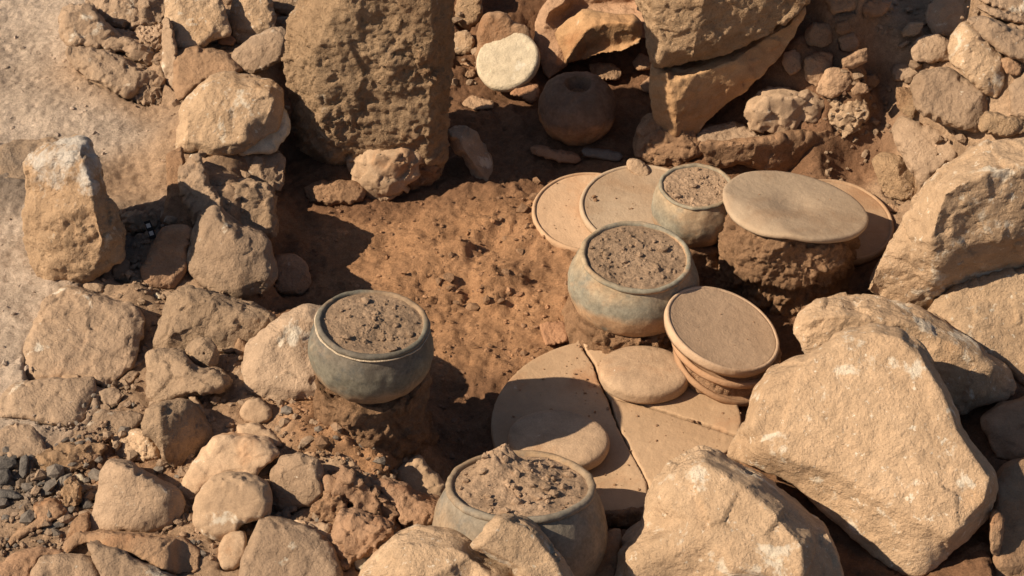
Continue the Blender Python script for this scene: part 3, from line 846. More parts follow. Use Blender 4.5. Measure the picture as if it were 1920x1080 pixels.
# lit slope
for lab, mt, le, fa, pts in (
    ('oblong stone low on the slope with a flat top, uppermost of a stacked pair', 'tan', 40, -10, [(1710, 95), (1720, 75), (1760, 65), (1787, 84), (1786, 110), (1750, 117), (1714, 113)]),
    ('flat stone under the oblong one, jutting from the slope edge', 'tan', 35, -15, [(1672, 136), (1680, 120), (1730, 114), (1741, 130), (1720, 150), (1680, 151)]),
    ('tall oval slab set upright in the lit slope', 'lime', 55, -12, [(1785, 72), (1810, 46), (1846, 70), (1880, 110), (1883, 145), (1865, 180), (1835, 166), (1810, 140), (1786, 118)]),
    ('broad cracked slab below the tall oval one on the slope', 'tan', 42, -10, [(1712, 160), (1730, 135), (1780, 130), (1815, 152), (1845, 172), (1850, 205), (1830, 245), (1780, 236), (1722, 206)]),
    ('long slanted block running down the upper slope', 'tan', 42, 5, [(1817, 40), (1845, 33), (1920, 65), (1960, 90), (1955, 130), (1920, 116), (1880, 100), (1840, 68)]),
    ('thin ledge stone on top of the slanted block', 'tan', 35, 0, [(1832, 15), (1848, 9), (1920, 34), (1945, 48), (1900, 42), (1856, 30)]),
    ('flat-topped stone at the head of the slope beside the shade', 'tan', 40, -15, [(1738, 36), (1745, 10), (1770, -15), (1825, -15), (1836, 20), (1815, 60), (1752, 66)]),
    ('cut-off stone at the picture edge of the slope above the boulder', 'tan', 45, -10, [(1895, 162), (1922, 138), (1960, 140), (1960, 225), (1920, 222), (1896, 210)]),
    ('crumbly low stone on the slope just above the boulder top', 'rough', 40, -8, [(1835, 236), (1850, 210), (1895, 220), (1936, 236), (1900, 256), (1842, 248)]),
    ('small rough stone at the left edge of the lit slope', 'rough', 45, -15, [(1682, 166), (1710, 168), (1722, 200), (1710, 222), (1684, 202)]),
    ('small pale wedge in the shadow edge of the slope', 'lime', 45, -25, [(1690, 62), (1705, 44), (1732, 44), (1722, 64), (1696, 70)]),
    ('tiny lit wedge under the pale one at the shadow edge', 'tan', 45, -25, [(1684, 86), (1700, 75), (1708, 78), (1692, 90)]),
    ('dark-capped stone in the far top corner of the slope', 'tan', 40, -5, [(1838, 0), (1850, -20), (1940, -20), (1930, 30), (1905, 36), (1870, 14)]),
    ('small rubble stone between oval slab and slanted block', 'brown', 45, 0, [(1878, 112), (1900, 108), (1916, 125), (1912, 140), (1888, 138)])):
    rock('stone', lab, 'stone', pts, lean=le, face=fa, mat=mt, group=GR, dz=28, rough=2.6, grow=1.06)
rock('stone', 'dusty sloping slab between the soil shelf and the big boulder', 'stone', [(1672, 245), (1695, 218), (1780, 246), (1825, 275), (1780, 308), (1740, 345), (1722, 348), (1690, 295)], lean=35, face=-22, mat='tan', dz=12, rough=3, group=GR)
rock('stone', 'faceted lump at the foot of the dusty sloping slab', 'stone', [(1635, 300), (1660, 285), (1690, 292), (1712, 320), (1724, 345), (1718, 370), (1685, 378), (1655, 360)], lean=45, face=-20, mat='rough', dz=6, group=GR, rough=4,
     ridges=[[(1660, 305, 22), (1682, 310, 30), (1690, 350, 16)]])
rock('stone', 'small brown stone on the ground beside the tilted plate', 'stone', [(1660, 386), (1672, 380), (1686, 386), (1684, 398), (1665, 398)], lean=35, mat='brown', dz=3)

# big boulders
rock('boulder', 'large pale boulder with rough front beneath the lit slope', 'boulder',
     [(1622, 548), (1650, 490), (1700, 400), (1735, 345), (1800, 300), (1845, 268), (1920, 262), (2060, 270), (2060, 560), (1920, 530), (1830, 560), (1760, 590), (1690, 590)],
     lean=74, face=6, anchor=(1740, 592), ridges=[[(1772, 362, 105), (1800, 346, 108), (1860, 322, 104), (1920, 308, 100), (2030, 305, 96)], [(1772, 362, 105), (1758, 405, 98), (1744, 450, 88), (1756, 500, 66), (1750, 555, 30)], [(1810, 400, 98), (1860, 380, 100), (1940, 370, 98)], [(1800, 465, 82), (1880, 450, 86), (1960, 440, 86)]],
     th=190, mat='lime', rough=5, group=GB, soft=.35)
rock('boulder', 'flat-topped pale boulder cut by the picture edge below the rough-fronted one', 'boulder',
     [(1735, 582), (1790, 532), (1860, 505), (1920, 492), (2050, 490), (2050, 740), (1930, 735), (1880, 690), (1800, 650)], lean=34, face=-5, anchor=(1900, 735), mat='lime', rough=2.5, group=GB, th=140, flat=True)
rock('boulder', 'rounded boulder half shaded behind the biggest slab', 'boulder',
     [(1487, 628), (1490, 600), (1530, 566), (1580, 557), (1640, 562), (1740, 588), (1830, 640), (1890, 690), (1905, 725), (1888, 752), (1800, 778), (1720, 780), (1600, 720), (1520, 680)],
     lean=40, face=6, anchor=(1800, 790), dz=20, ridges=[[(1520, 600, 40), (1580, 590, 60), (1700, 605, 60), (1800, 650, 60), (1860, 690, 50)], [(1840, 735, 30), (1780, 740, 35)]], th=150, mat='lime', rough=3.5, group=GB, soft=.4)
rock('boulder', 'biggest pale slab with a flat triangular face leaning over the pots', 'boulder',
     [(1362, 856), (1395, 790), (1410, 732), (1440, 692), (1486, 668), (1520, 662), (1580, 622), (1640, 608), (1690, 618), (1735, 650), (1768, 705), (1797, 765), (1808, 808), (1866, 885), (1870, 920), (1852, 975), (1806, 1022), (1760, 1060), (1722, 1084), (1690, 1078), (1640, 1046), (1570, 982), (1480, 902), (1402, 872)],
     lean=36, face=-22, anchor=(1700, 1082), ridges=[[(1428, 735, 62), (1408, 800, 62), (1440, 835, 62), (1500, 868, 64), (1560, 882, 66), (1640, 925, 68), (1700, 965, 66), (1780, 1008, 62), (1846, 940, 62), (1856, 896, 62), (1798, 812, 62), (1770, 740, 62), (1728, 668, 60), (1690, 632, 58), (1640, 622, 58), (1580, 640, 58), (1500, 684, 60), (1450, 706, 60), (1428, 735, 62)],
     [(1560, 740, 70), (1680, 800, 72), (1740, 900, 72)]], th=110, mat='lime', rough=1.9, big=3, chip=3, group=GB, soft=.3)
rock('boulder', 'white-flecked pale boulder at the bottom beside the front pot', 'boulder',
     [(1140, 1160), (1148, 1075), (1152, 1030), (1200, 985), (1214, 925), (1250, 872), (1310, 845), (1350, 858), (1440, 900), (1500, 948), (1560, 1000), (1578, 1050), (1585, 1160)],
     lean=36, face=-20, anchor=(1300, 1160, 45), ridges=[[(1235, 925, 50), (1262, 890, 56), (1320, 872, 60), (1400, 915, 76), (1460, 965, 80), (1505, 1020, 84), (1500, 1110, 80)], [(1190, 1040, 50), (1180, 1110, 45)], [(1300, 980, 74), (1380, 1060, 84)], [(1530, 1000, 36), (1550, 1060, 34)]], th=180, mat='lime', rough=3, group=GB, soft=.35)
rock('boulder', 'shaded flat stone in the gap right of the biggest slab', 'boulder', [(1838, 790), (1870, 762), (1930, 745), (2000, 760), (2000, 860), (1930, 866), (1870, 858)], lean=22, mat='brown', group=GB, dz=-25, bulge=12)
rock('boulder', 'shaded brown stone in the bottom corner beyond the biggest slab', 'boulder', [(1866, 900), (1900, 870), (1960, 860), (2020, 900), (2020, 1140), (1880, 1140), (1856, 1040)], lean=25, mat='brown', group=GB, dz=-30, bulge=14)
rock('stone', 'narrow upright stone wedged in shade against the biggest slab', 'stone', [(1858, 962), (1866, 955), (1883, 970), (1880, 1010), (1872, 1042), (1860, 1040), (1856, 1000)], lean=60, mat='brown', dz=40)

# ruined wall
for nm, lab, mt, le, fa, pts, kw in (
    ('stone', 'square pale block at the far end of the ruined wall', 'lime', 42, -8, [(311, 10), (316, -20), (400, -25), (425, 45), (428, 66), (395, 75), (380, 90), (350, 96), (325, 90), (315, 60)], {}),
    ('stone', 'narrow red-stained slab edging the ruined wall towards the pale ground', 'tan', 50, -35, [(306, 40), (318, 40), (332, 100), (331, 165), (318, 158), (306, 140)], {}),
    ('stone', 'earth-dusted slab between square block and rounded top block', 'brown', 25, -8, [(330, 100), (370, 90), (425, 102), (452, 135), (400, 146), (360, 168), (332, 190), (326, 145)], {}),
    ('stone', 'stone with a white patch behind the smooth oval one', 'white', 45, -10, [(434, 20), (445, -15), (500, -15), (514, 30), (508, 56), (466, 76), (446, 78), (435, 50)], {'mat': 'lime'}),
    ('stone', 'smooth oval stone beside the rough upright block', 'tan', 35, -5, [(435, 108), (448, 90), (500, 60), (526, 54), (538, 62), (531, 104), (506, 124), (476, 138), (450, 128)], {'soft': .8}),
    ('stone', 'small grey slate pieces wedged above the smooth oval stone', 'grey', 35, 0, [(500, 0), (570, -10), (566, 20), (545, 32), (520, 22)], {}),
    ('stone', 'flat grey chip leaning on the rough upright block', 'grey', 30, 0, [(515, 35), (550, 30), (553, 48), (530, 54), (516, 46)], {}),
    ('stone', 'small pale stone lying beneath the rounded top block', 'white', 40, 15, [(450, 288), (500, 240), (530, 206), (543, 226), (540, 252), (520, 278), (500, 288)], {'dz': 5, 'soft': .8}),
    ('stone', 'flat block carrying the rounded top block', 'tan', 40, -6, [(370, 292), (440, 287), (520, 290), (530, 310), (528, 340), (505, 365), (450, 348), (410, 362), (386, 360), (372, 320)], {'dz': 24, 'chip': 4, 'carve': False, 'th': 90}),
    ('stone', 'rubble lump beside the flat block of the wall', 'red', 40, -20, [(336, 322), (372, 294), (392, 350), (420, 380), (400, 415), (366, 420), (350, 388), (340, 350)], {'chip': 4, 'dz': 14, 'mat': 'tan', 'carve': False}),
    ('stone', 'grey earth-crusted knob in the middle of the wall', 'grey', 42, -4, [(420, 356), (455, 345), (500, 348), (512, 380), (515, 440), (480, 450), (425, 436), (396, 392)], {'dz': 30, 'rough': 4.5, 'chip': 5, 'carve': False, 'th': 90}),
    ('stone', 'shaded reddish stone at the foot of the front wall boulder', 'red', 40, 15, [(515, 482), (555, 480), (576, 500), (583, 528), (565, 552), (520, 545)], {'dz': 2})):
    rock('stone' if nm == 'stone' else nm, lab, 'stone', pts, lean=le, face=fa, group=GW, grow=1.07, **{**dict(dz=8, rough=2.6, mat=mt), **kw})
rock('stone', 'big rounded block with a broken corner topping the wall', 'stone',
     [(330, 268), (332, 215), (345, 185), (395, 143), (440, 138), (500, 150), (530, 168), (532, 200), (522, 242), (480, 270), (440, 288), (400, 290), (360, 285), (333, 282)], lean=38, face=-8, dz=14,
     ridges=[[(352, 262, 26), (350, 210, 30), (398, 158, 34), (440, 152, 34), (500, 166, 34), (516, 186, 34), (508, 206, 36), (450, 234, 36), (462, 262, 30), (400, 278, 22), (352, 262, 26)], [(420, 210, 44), (470, 190, 42)]], mat='lime', rough=2.6, th=110, group=GW, soft=.5)
rock('stone', 'large smooth boulder at the front end of the wall', 'stone',
     [(347, 478), (360, 440), (372, 405), (404, 388), (446, 420), (500, 446), (516, 488), (523, 520), (500, 548), (452, 563), (410, 560), (376, 532), (350, 506)], lean=42, face=-6, dz=10,
     ridges=[[(372, 490, 26), (384, 430, 26), (405, 408, 24), (438, 440, 34), (446, 490, 38), (452, 540, 24), (415, 545, 22), (372, 490, 26)], [(410, 470, 38)], [(494, 470, 20), (500, 520, 16)]], mat='tan', rough=2.2, th=120, group=GW, soft=.6)
rock('potsherd', 'orange fired fragment lodged in the wall beside the square block', 'potsherd', [(408, 66), (412, 62), (426, 63), (443, 75), (436, 86), (408, 83)], lean=35, mat='brick', dz=16, rough=1)
rock('stone', 'tilted red-brown slab falling into shade left of the front wall boulder', 'stone', [(264, 508), (284, 462), (305, 425), (350, 424), (364, 432), (349, 475), (352, 508), (328, 540), (270, 536)], lean=42, face=12, mat='red', dz=-4, rough=2, th=40, flat=True, group=GW)
rock('earth_lump', 'red earth face along the near side of the ruined wall', 'earth lump', [(312, 290), (340, 275), (352, 330), (372, 380), (372, 425), (330, 440), (300, 430), (312, 372), (310, 322)], lean=35, face=-22, mat='soil', rough=3, dz=-6, group='lumps of packed earth', flat=True)

# standing boulder on the pale ground
rock('boulder', 'standing boulder with a white-crusted top on the pale ground', 'boulder',
     [(42, 322), (50, 300), (76, 275), (116, 263), (160, 262), (184, 292), (193, 320), (202, 360), (222, 402), (233, 440), (226, 482), (200, 508), (165, 530), (125, 540), (80, 532), (64, 510), (50, 470), (44, 425), (46, 370)],
     lean=62, face=-8, ridges=[[(70, 310, 30), (110, 285, 40), (150, 282, 44)], [(150, 282, 44), (166, 330, 58), (176, 390, 66), (192, 450, 58), (180, 505, 26)], [(80, 420, 44), (110, 490, 30)]],
     mat='crusted', rough=9, th=120, group='boulders on the pale ground', soft=.5, dz=-4)
# broken bank at the top of the pale ground
for lab, pts in (
    ('dark-hollowed stone high in the broken bank', [(170, 2), (210, -15), (300, -15), (306, 28), (272, 50), (222, 48), (190, 30)]),
    ('dusty rounded stone on the upper left of the broken bank', [(118, 58), (122, 22), (168, 14), (206, 60), (250, 80), (280, 96), (270, 120), (226, 96), (165, 90), (130, 84)]),
    ('broad dusty slab low in the broken bank', [(136, 92), (200, 100), (250, 126), (290, 136), (280, 156), (236, 180), (220, 170), (166, 146), (140, 116)]),
    ('small lump at the lower end of the broken bank', [(250, 174), (275, 150), (300, 165), (298, 192), (270, 194), (252, 186)]),
    ('shaded lump in the broken bank close to the wall', [(262, 54), (310, 52), (306, 80), (290, 96), (266, 80)])):
    rock('stone', lab, 'stone', pts, lean=30, face=4, mat='tan', dz=4, rough=2.6, chip=4, grow=1.12, group='stones of the broken bank')
rock('earth_lump', 'dark ashy mound behind the standing boulder', 'earth lump', [(-40, 330), (0, 275), (60, 262), (110, 262), (120, 300), (60, 350), (0, 352)], lean=10, mat='grey', rough=4, dz=-10, bulge=16, group='lumps of packed earth', soft=.7, carve=False)
rock('stone', 'small crushed stone in the dark hole beside the standing boulder', 'stone', [(225, 410), (245, 396), (280, 402), (300, 410), (292, 428), (250, 440), (232, 430)], lean=25, mat='grey', rough=4, chip=5)
rock('stone', 'low stone at the right foot of the standing boulder', 'stone', [(208, 500), (225, 484), (243, 490), (244, 530), (215, 525)], lean=35, mat='tan')
rock('stone', 'flat bit of rubble in front of the standing boulder', 'stone', [(150, 532), (180, 523), (196, 530), (192, 548), (158, 550)], lean=25, mat='tan')

# rubble below the wall
for lab, mt, le, fa, pts, kw in (
    ('large rough slab lying flat on the pale ground below the standing boulder', 'tan', 16, -4, [(50, 640), (72, 590), (90, 560), (120, 545), (165, 555), (235, 570), (265, 605), (260, 655), (245, 690), (200, 722), (150, 710), (100, 715), (50, 705)], {'flat': True, 'rough': 4}),
    ('flat slab with a dark broken edge near the left picture edge', 'tan', 14, 6, [(8, 742), (30, 720), (90, 715), (175, 712), (172, 742), (155, 785), (125, 800), (65, 786), (5, 780)], {'flat': True}),
    ('small angular stone with a sharp top edge beside the flat slab', 'tan', 20, 8, [(185, 735), (215, 727), (230, 740), (215, 765), (195, 760)], {}),
    ('thin wedge slab tucked against the large rough slab', 'tan', 16, 8, [(210, 722), (245, 697), (260, 700), (240, 728), (215, 730)], {'flat': True}),
    ('broad dusty slab sloping towards the charcoal heap', 'tan', 18, 4, [(132, 822), (185, 770), (220, 775), (270, 780), (260, 800), (215, 820), (200, 830), (150, 826)], {'flat': True}),
    ('smooth grey-brown slab just above the charcoal heap', 'tan', 14, 12, [(-30, 830), (0, 810), (30, 792), (60, 800), (90, 850), (50, 860), (-30, 852)], {'flat': True, 'dz': 14}),
    ('broad flat ledge below the charcoal heap', 'brown', 14, 4, [(2, 1022), (40, 990), (70, 975), (62, 950), (100, 940), (125, 960), (90, 982), (30, 1016), (10, 1032)], {'flat': True}),
    ('big triangular brown slab standing out of the rubble', 'tan', 40, -4, [(167, 998), (182, 940), (188, 888), (205, 866), (236, 870), (300, 910), (335, 926), (346, 945), (330, 980), (280, 1002), (225, 996)], {'rough': 2.2, 'chip': 1, 'big': 2}),
    ('low rounded stone under the big triangular slab', 'brown', 24, 0, [(122, 1022), (150, 1000), (200, 995), (280, 1002), (340, 1010), (372, 1035), (362, 1072), (322, 1078), (250, 1045), (165, 1020), (130, 1046)], {}),
    ('long slab with a sunlit edge lying across the low rounded stone', 'tan', 24, 10, [(164, 1020), (210, 1028), (260, 1050), (330, 1090), (340, 1140), (230, 1140), (188, 1080), (175, 1048)], {'flat': True, 'dz': 26}),
    ('flat-faced slab at the bottom edge beside the long slab', 'tan', 28, 0, [(56, 1090), (75, 1050), (115, 1042), (170, 1050), (190, 1090), (190, 1140), (56, 1140)], {'flat': True, 'dz': 14}),
    ('crumbling reddish stone in the bottom left corner', 'red', 25, 0, [(-20, 1075), (30, 1040), (90, 1032), (120, 1040), (70, 1055), (55, 1090), (-20, 1120)], {'rough': 4}),
    ('small pale stone crusted with white between dark and triangular slabs', 'lime', 32, -18, [(212, 820), (260, 805), (290, 828), (300, 858), (262, 866), (226, 862), (214, 840)], {'rough': 4}),
    ('round buff pebble left of the dark pot, casting a long shadow', 'cobble', 45, -5, [(450, 775), (460, 756), (484, 749), (504, 764), (508, 784), (480, 797), (458, 787)], {'soft': .8, 'rough': 1.2, 'dz': 4}),
    ('thin flat stone below the round buff pebble', 'cobble', 20, 0, [(446, 800), (480, 796), (520, 820), (531, 840), (500, 832), (450, 820)], {'flat': True}),
    ('pitted flat stone in the middle of the rubble', 'cobble', 32, -6, [(342, 915), (380, 850), (415, 822), (480, 825), (506, 830), (524, 855), (476, 895), (450, 890), (415, 892), (380, 912), (366, 940)], {'flat': True, 'rough': 3}),
    ('rounded pale stone with one broken corner overlapping the pitted flat stone', 'cobble', 42, -10, [(364, 965), (368, 930), (396, 900), (426, 890), (462, 893), (500, 910), (508, 940), (500, 976), (474, 976), (446, 992), (450, 1006), (414, 1013), (384, 1000), (367, 985)], {'dz': 4}),
    ('upright squarish stone between two flat ones in the rubble', 'tan', 48, -12, [(510, 886), (530, 860), (566, 856), (596, 864), (606, 890), (608, 926), (590, 945), (546, 958), (518, 960), (512, 926)], {'dz': 4}),
    ('small egg-shaped stone below the rounded pale one', 'cobble', 42, -6, [(410, 1030), (424, 1004), (446, 997), (462, 1004), (460, 1040), (440, 1066), (416, 1066)], {'soft': .8}),
    ('big smooth slab pointing up at the bottom edge', 'tan', 30, -6, [(445, 1140), (450, 1075), (487, 976), (545, 984), (596, 1006), (624, 1030), (640, 1075), (650, 1140)], {'flat': True, 'rough': 1.8, 'dz': 8}),
    ('slanted flat stone behind the big smooth slab', 'cobble', 24, 6, [(548, 976), (590, 980), (640, 990), (642, 1022), (622, 1030), (580, 1002)], {'flat': True}),
    ('flat pale stone under the knobbly reddish lump', 'cobble', 20, -6, [(562, 850), (600, 842), (640, 848), (668, 868), (672, 890), (625, 896), (590, 880)], {'flat': True}),
    ('honeycombed reddish lump left of the front pot', 'red', 45, -14, [(618, 905), (640, 884), (660, 884), (700, 905), (712, 925), (740, 952), (735, 982), (700, 985), (668, 962), (640, 940), (622, 930)], {'rough': 9, 'chip': 9, 'dz': 12}),
    ('crumbly red earth clod under the honeycombed lump', 'soil', 36, -12, [(588, 950), (612, 930), (645, 935), (650, 975), (620, 990), (590, 985)], {'rough': 6, 'chip': 6}),
    ('pitted red block next to the pale bottom boulder', 'red', 44, -12, [(622, 1040), (630, 990), (642, 965), (690, 972), (735, 985), (736, 1010), (690, 1040), (650, 1068), (628, 1062)], {'rough': 7, 'chip': 7}),
    ('tilted flat stone crossed by shadow behind the front pot', 'cobble', 30, 10, [(735, 885), (762, 868), (788, 856), (798, 872), (815, 888), (836, 912), (828, 940), (775, 932), (748, 905)], {'flat': True, 'dz': 10}),
    ('knobbly ledge beneath the tilted flat stone', 'red', 34, 8, [(700, 905), (725, 902), (765, 912), (772, 924), (800, 935), (830, 945), (825, 985), (760, 988), (738, 950)], {'dz': 4, 'rough': 5}),
    ('glassy whitish stone beside the pale bottom boulder', 'white', 40, -10, [(664, 1052), (674, 1036), (690, 1040), (694, 1054), (680, 1070), (668, 1066)], {'rough': 1}),
    ('small translucent whitish flake above the pale bottom boulder', 'white', 34, -6, [(708, 1018), (720, 1008), (746, 1004), (744, 1014), (716, 1030)], {'rough': 1, 'dz': 6})):
    rock('earth_lump' if mt == 'soil' else 'stone', lab, 'earth lump' if mt == 'soil' else 'stone', pts, lean=le, face=fa, mat=mt, group=GL, grow=1.05, **{**dict(dz=-2, rough=2.0), **kw})
rock('stone', 'dark triangular stone with a sunlit left edge, shadowed on its broken face', 'stone',
     [(262, 800), (278, 770), (299, 757), (350, 752), (376, 775), (400, 808), (400, 830), (362, 858), (322, 880), (300, 862), (288, 826)], lean=50, face=38,
     ridges=[[(300, 765, 22), (301, 800, 26), (306, 850, 18)], [(345, 770, 18), (360, 820, 16)]], mat='grey', rough=2.5, group=GL, dz=6)
rock('stone', 'dark-crusted rock joining the wall to the rubble', 'stone',
     [(284, 640), (300, 586), (318, 556), (345, 541), (395, 551), (470, 575), (517, 601), (490, 628), (460, 645), (440, 660), (400, 662), (350, 665), (300, 668)], lean=34, face=-6,
     ridges=[[(318, 630, 26), (330, 580, 30), (352, 562, 30), (420, 575, 26), (480, 600, 16)], [(400, 630, 20)]], mat='grey', rough=4, chip=5, group=GL, dz=6)
rock('stone', 'grey-spotted stone under the pierced stone disc', 'stone',
     [(276, 668), (298, 660), (345, 664), (362, 690), (415, 700), (436, 722), (400, 742), (360, 742), (325, 752), (290, 764), (272, 745)], lean=38, face=-12, mat='grey', rough=4, chip=4, group=GL, dz=8)
rock('stone', 'broad smooth stone with a chipped left edge touching the dark pot', 'stone',
     [(450, 690), (460, 652), (510, 606), (548, 582), (572, 571), (610, 580), (640, 620), (640, 700), (615, 752), (562, 752), (512, 756), (458, 732)], lean=30, face=-4, mat='tan', rough=2.4, flat=True, group=GL, dz=4,
     ridges=[[(478, 690, 22), (492, 652, 24), (530, 612, 24), (575, 590, 24), (615, 610, 24)], [(480, 716, 20), (560, 730, 22), (610, 725, 20)]])
rock('pierced_disc', 'rounded stone disc with a small central hole resting on grey-spotted stone', 'stone disc', [(346, 658), (368, 634), (395, 634), (412, 662), (410, 680), (395, 693), (370, 686)], lean=38, face=4, mat='grey', dz=42, rough=1.5, th=26, chip=0.5,
     ridges=[[(362, 660, 12), (380, 644, 13), (400, 662, 13), (390, 682, 12), (366, 672, 12), (362, 660, 12)], [(383, 659, 12), (387, 663, 12), (383, 667, 12), (379, 663, 12), (383, 659, 12)], [(383, 663, -9)]], voxel=0.0013, smooth=2)
rock('stone', 'thin curved cobble beside the dark triangular stone', 'stone', [(352, 742), (366, 744), (382, 765), (388, 782), (378, 780), (364, 762)], lean=40, mat='cobble', rough=1, dz=10)
rock('stone', 'small knob in the hollow right of the pierced disc', 'stone', [(440, 650), (448, 632), (462, 645), (466, 660), (452, 668), (442, 662)], lean=40, mat='brown', dz=12)
rock('slate_chip', 'shiny dark slate chip lying on the grey-spotted stone', 'slate chip', [(358, 696), (364, 688), (374, 686), (373, 692), (361, 699)], lean=35, mat='slate', dz=34, rough=.4)
rock('slate_chip', 'dark slate flake on the edge of the flat slab', 'slate chip', [(143, 712), (177, 714), (175, 730), (150, 726)], lean=18, mat='slate', dz=12, rough=.4, flat=True)
rock('slate_chip', 'thin pale slate flake on the red earth above the rubble', 'slate chip', [(289, 553), (294, 549), (308, 558), (304, 562), (292, 559)], lean=20, mat='white', dz=4, rough=.3)
rock('pebble', 'flat oval pebble lying on the large rough slab', 'pebble', [(115, 706), (130, 699), (149, 705), (145, 715), (124, 715)], lean=25, mat='cobble', dz=18, rough=.4, soft=.9)
rock('pebble', 'white pebble beside the charcoal heap', 'pebble', [(137, 895), (142, 889), (152, 889), (159, 896), (156, 903), (144, 903)], lean=35, mat='white', dz=10, rough=.6, soft=.8)
rock('pebble', 'bluish grey pebble between triangular slab and rounded stone', 'pebble', [(338, 966), (344, 961), (351, 964), (351, 972), (342, 974)], lean=35, mat='slate', dz=5, rough=.5)
rock('pebble', 'tiny white pebble on the grey slab above the charcoal', 'pebble', [(89, 842), (93, 838), (98, 841), (97, 847), (91, 848)], lean=35, mat='white', dz=5, rough=.4)
rock('earth_lump', 'overhanging clod of brown earth above the white pebble', 'earth lump', [(62, 868), (85, 850), (150, 830), (182, 828), (196, 840), (185, 868), (165, 880), (120, 890), (90, 898), (60, 892)], lean=34, face=-8, mat='soilbrown', rough=6, chip=5, dz=8, group='lumps of packed earth')
rock('earth_lump', 'small upright clod of earth below the white pebble', 'earth lump', [(118, 920), (124, 902), (140, 900), (152, 915), (148, 945), (130, 960), (118, 945)], lean=45, face=-20, mat='soilbrown', rough=4, chip=4, dz=4, group='lumps of packed earth')
rock('earth_lump', 'reddish crumbly earth beside the big triangular slab', 'earth lump', [(125, 1010), (140, 975), (165, 962), (172, 985), (160, 1008), (140, 1018)], lean=35, mat='soil', rough=4, group='lumps of packed earth')

# charcoal heap
CG = 'charcoal pieces in the heap'
for lab, pts, kw in (
    ('upright charcoal stick in the heap', [(36, 890), (38, 858), (50, 852), (54, 860), (52, 888), (44, 900)], {'lean': 50}),
    ('blocky charcoal chunk at the picture edge, top of the heap', [(-8, 872), (0, 862), (28, 860), (32, 872), (18, 880), (-8, 886)], {'lean': 35}),
    ('pale-faced charcoal chunk below the blocky one', [(-8, 892), (0, 882), (16, 880), (22, 892), (14, 908), (-8, 910)], {'lean': 40}),
    ('pointed flat charcoal flake at the foot of the heap', [(-8, 925), (0, 918), (28, 922), (46, 932), (36, 936), (-8, 934)], {'lean': 25}),
    ('long flat charcoal flake behind the upright clod', [(62, 915), (72, 904), (100, 888), (116, 890), (118, 898), (100, 906), (78, 910)], {'lean': 35}),
    ('broad flat charcoal flake under the long one', [(60, 928), (64, 918), (108, 908), (110, 918), (98, 928), (72, 934)], {'lean': 28}),
    ('round-edged stick of charcoal lying alone on the earth ledge', [(78, 990), (84, 984), (122, 974), (126, 982), (116, 988), (90, 998)], {'lean': 35}),
    ('small angular charcoal bit at the edge of the triangular slab', [(154, 954), (158, 934), (166, 936), (178, 948), (172, 954)], {'lean': 40}),
    ('small dark square bit resting on the angular charcoal bit', [(166, 934), (172, 925), (182, 926), (180, 936), (170, 940)], {'lean': 40, 'dz': 10}),
    ('dark log end at the top of the charcoal heap', [(-8, 858), (0, 842), (38, 848), (40, 858), (20, 864), (-8, 866)], {'lean': 30})):
    rock('charcoal_piece', lab, 'charcoal', pts, mat='coal', rough=.8, group=CG, **{**dict(dz=6, th=16, soft=.3), **kw})
for x, y in ((26, 908), (34, 914), (45, 906), (50, 912), (56, 900), (22, 916), (40, 922), (58, 908), (66, 940), (30, 898), (8, 914), (52, 922), (105, 932), (14, 942), (70, 1030), (84, 1026), (92, 1020), (100, 1024)):
    s = random.uniform(4, 8)
    pts = [(x + s * math.cos(t) * random.uniform(.7, 1.2), y + s * .7 * math.sin(t) * random.uniform(.7, 1.2)) for t in np.linspace(0, 6.283, 6, endpoint=False)]
    rock('charcoal_crumb', 'small dark crumb scattered in the charcoal heap', 'charcoal', pts, lean=35, mat=random.choice(['coal', 'slate', 'grey']), dz=4, th=9, rough=.5, group='crumbs in the charcoal heap', soft=.2)

# bottom stones
rock('boulder', 'smooth pale boulder at the bottom edge in front of the front pot', 'boulder',
     [(660, 1150), (668, 1080), (690, 1050), (742, 1006), (790, 995), (850, 998), (882, 1014), (892, 1036), (950, 1056), (980, 1084), (990, 1150)], lean=30, face=-6, anchor=(800, 1150, 120), mat='lime', rough=1.8, group=GB, th=120,
     ridges=[[(700, 1090, 30), (720, 1050, 40), (765, 1022, 44), (850, 1024, 44), (900, 1060, 44), (940, 1110, 44)], [(800, 1080, 52)]])
rock('stone', 'pointed tan slab with a pale broken edge leaning on the front pot', 'stone',
     [(880, 1022), (902, 1000), (926, 970), (950, 965), (985, 974), (1012, 992), (1046, 1040), (1080, 1090), (1100, 1150), (1000, 1150), (960, 1068), (892, 1036)], lean=34, face=10, anchor=(1000, 1150, 150), mat='lime', rough=1.4, th=70, soft=.1, smooth=2,
     ridges=[[(898, 1024, 22), (918, 1004, 26), (940, 976, 26), (985, 986, 26), (1040, 1050, 26), (1075, 1130, 26)], [(898, 1024, 22), (960, 1056, 22), (1010, 1090, 22)]])
rock('stone', 'shaded stone in the gap between the front pot and the white-flecked boulder', 'stone', [(1110, 1040), (1140, 1000), (1165, 995), (1160, 1080), (1120, 1130), (1090, 1120)], lean=30, mat='brown', dz=5)
rock('earth_lump', 'lump of red earth propping the edge of the broken disc', 'earth lump', [(1135, 962), (1180, 955), (1215, 952), (1205, 985), (1160, 992), (1138, 985)], lean=60, mat='soil', rough=4, chip=4, dz=-4, group='lumps of packed earth')

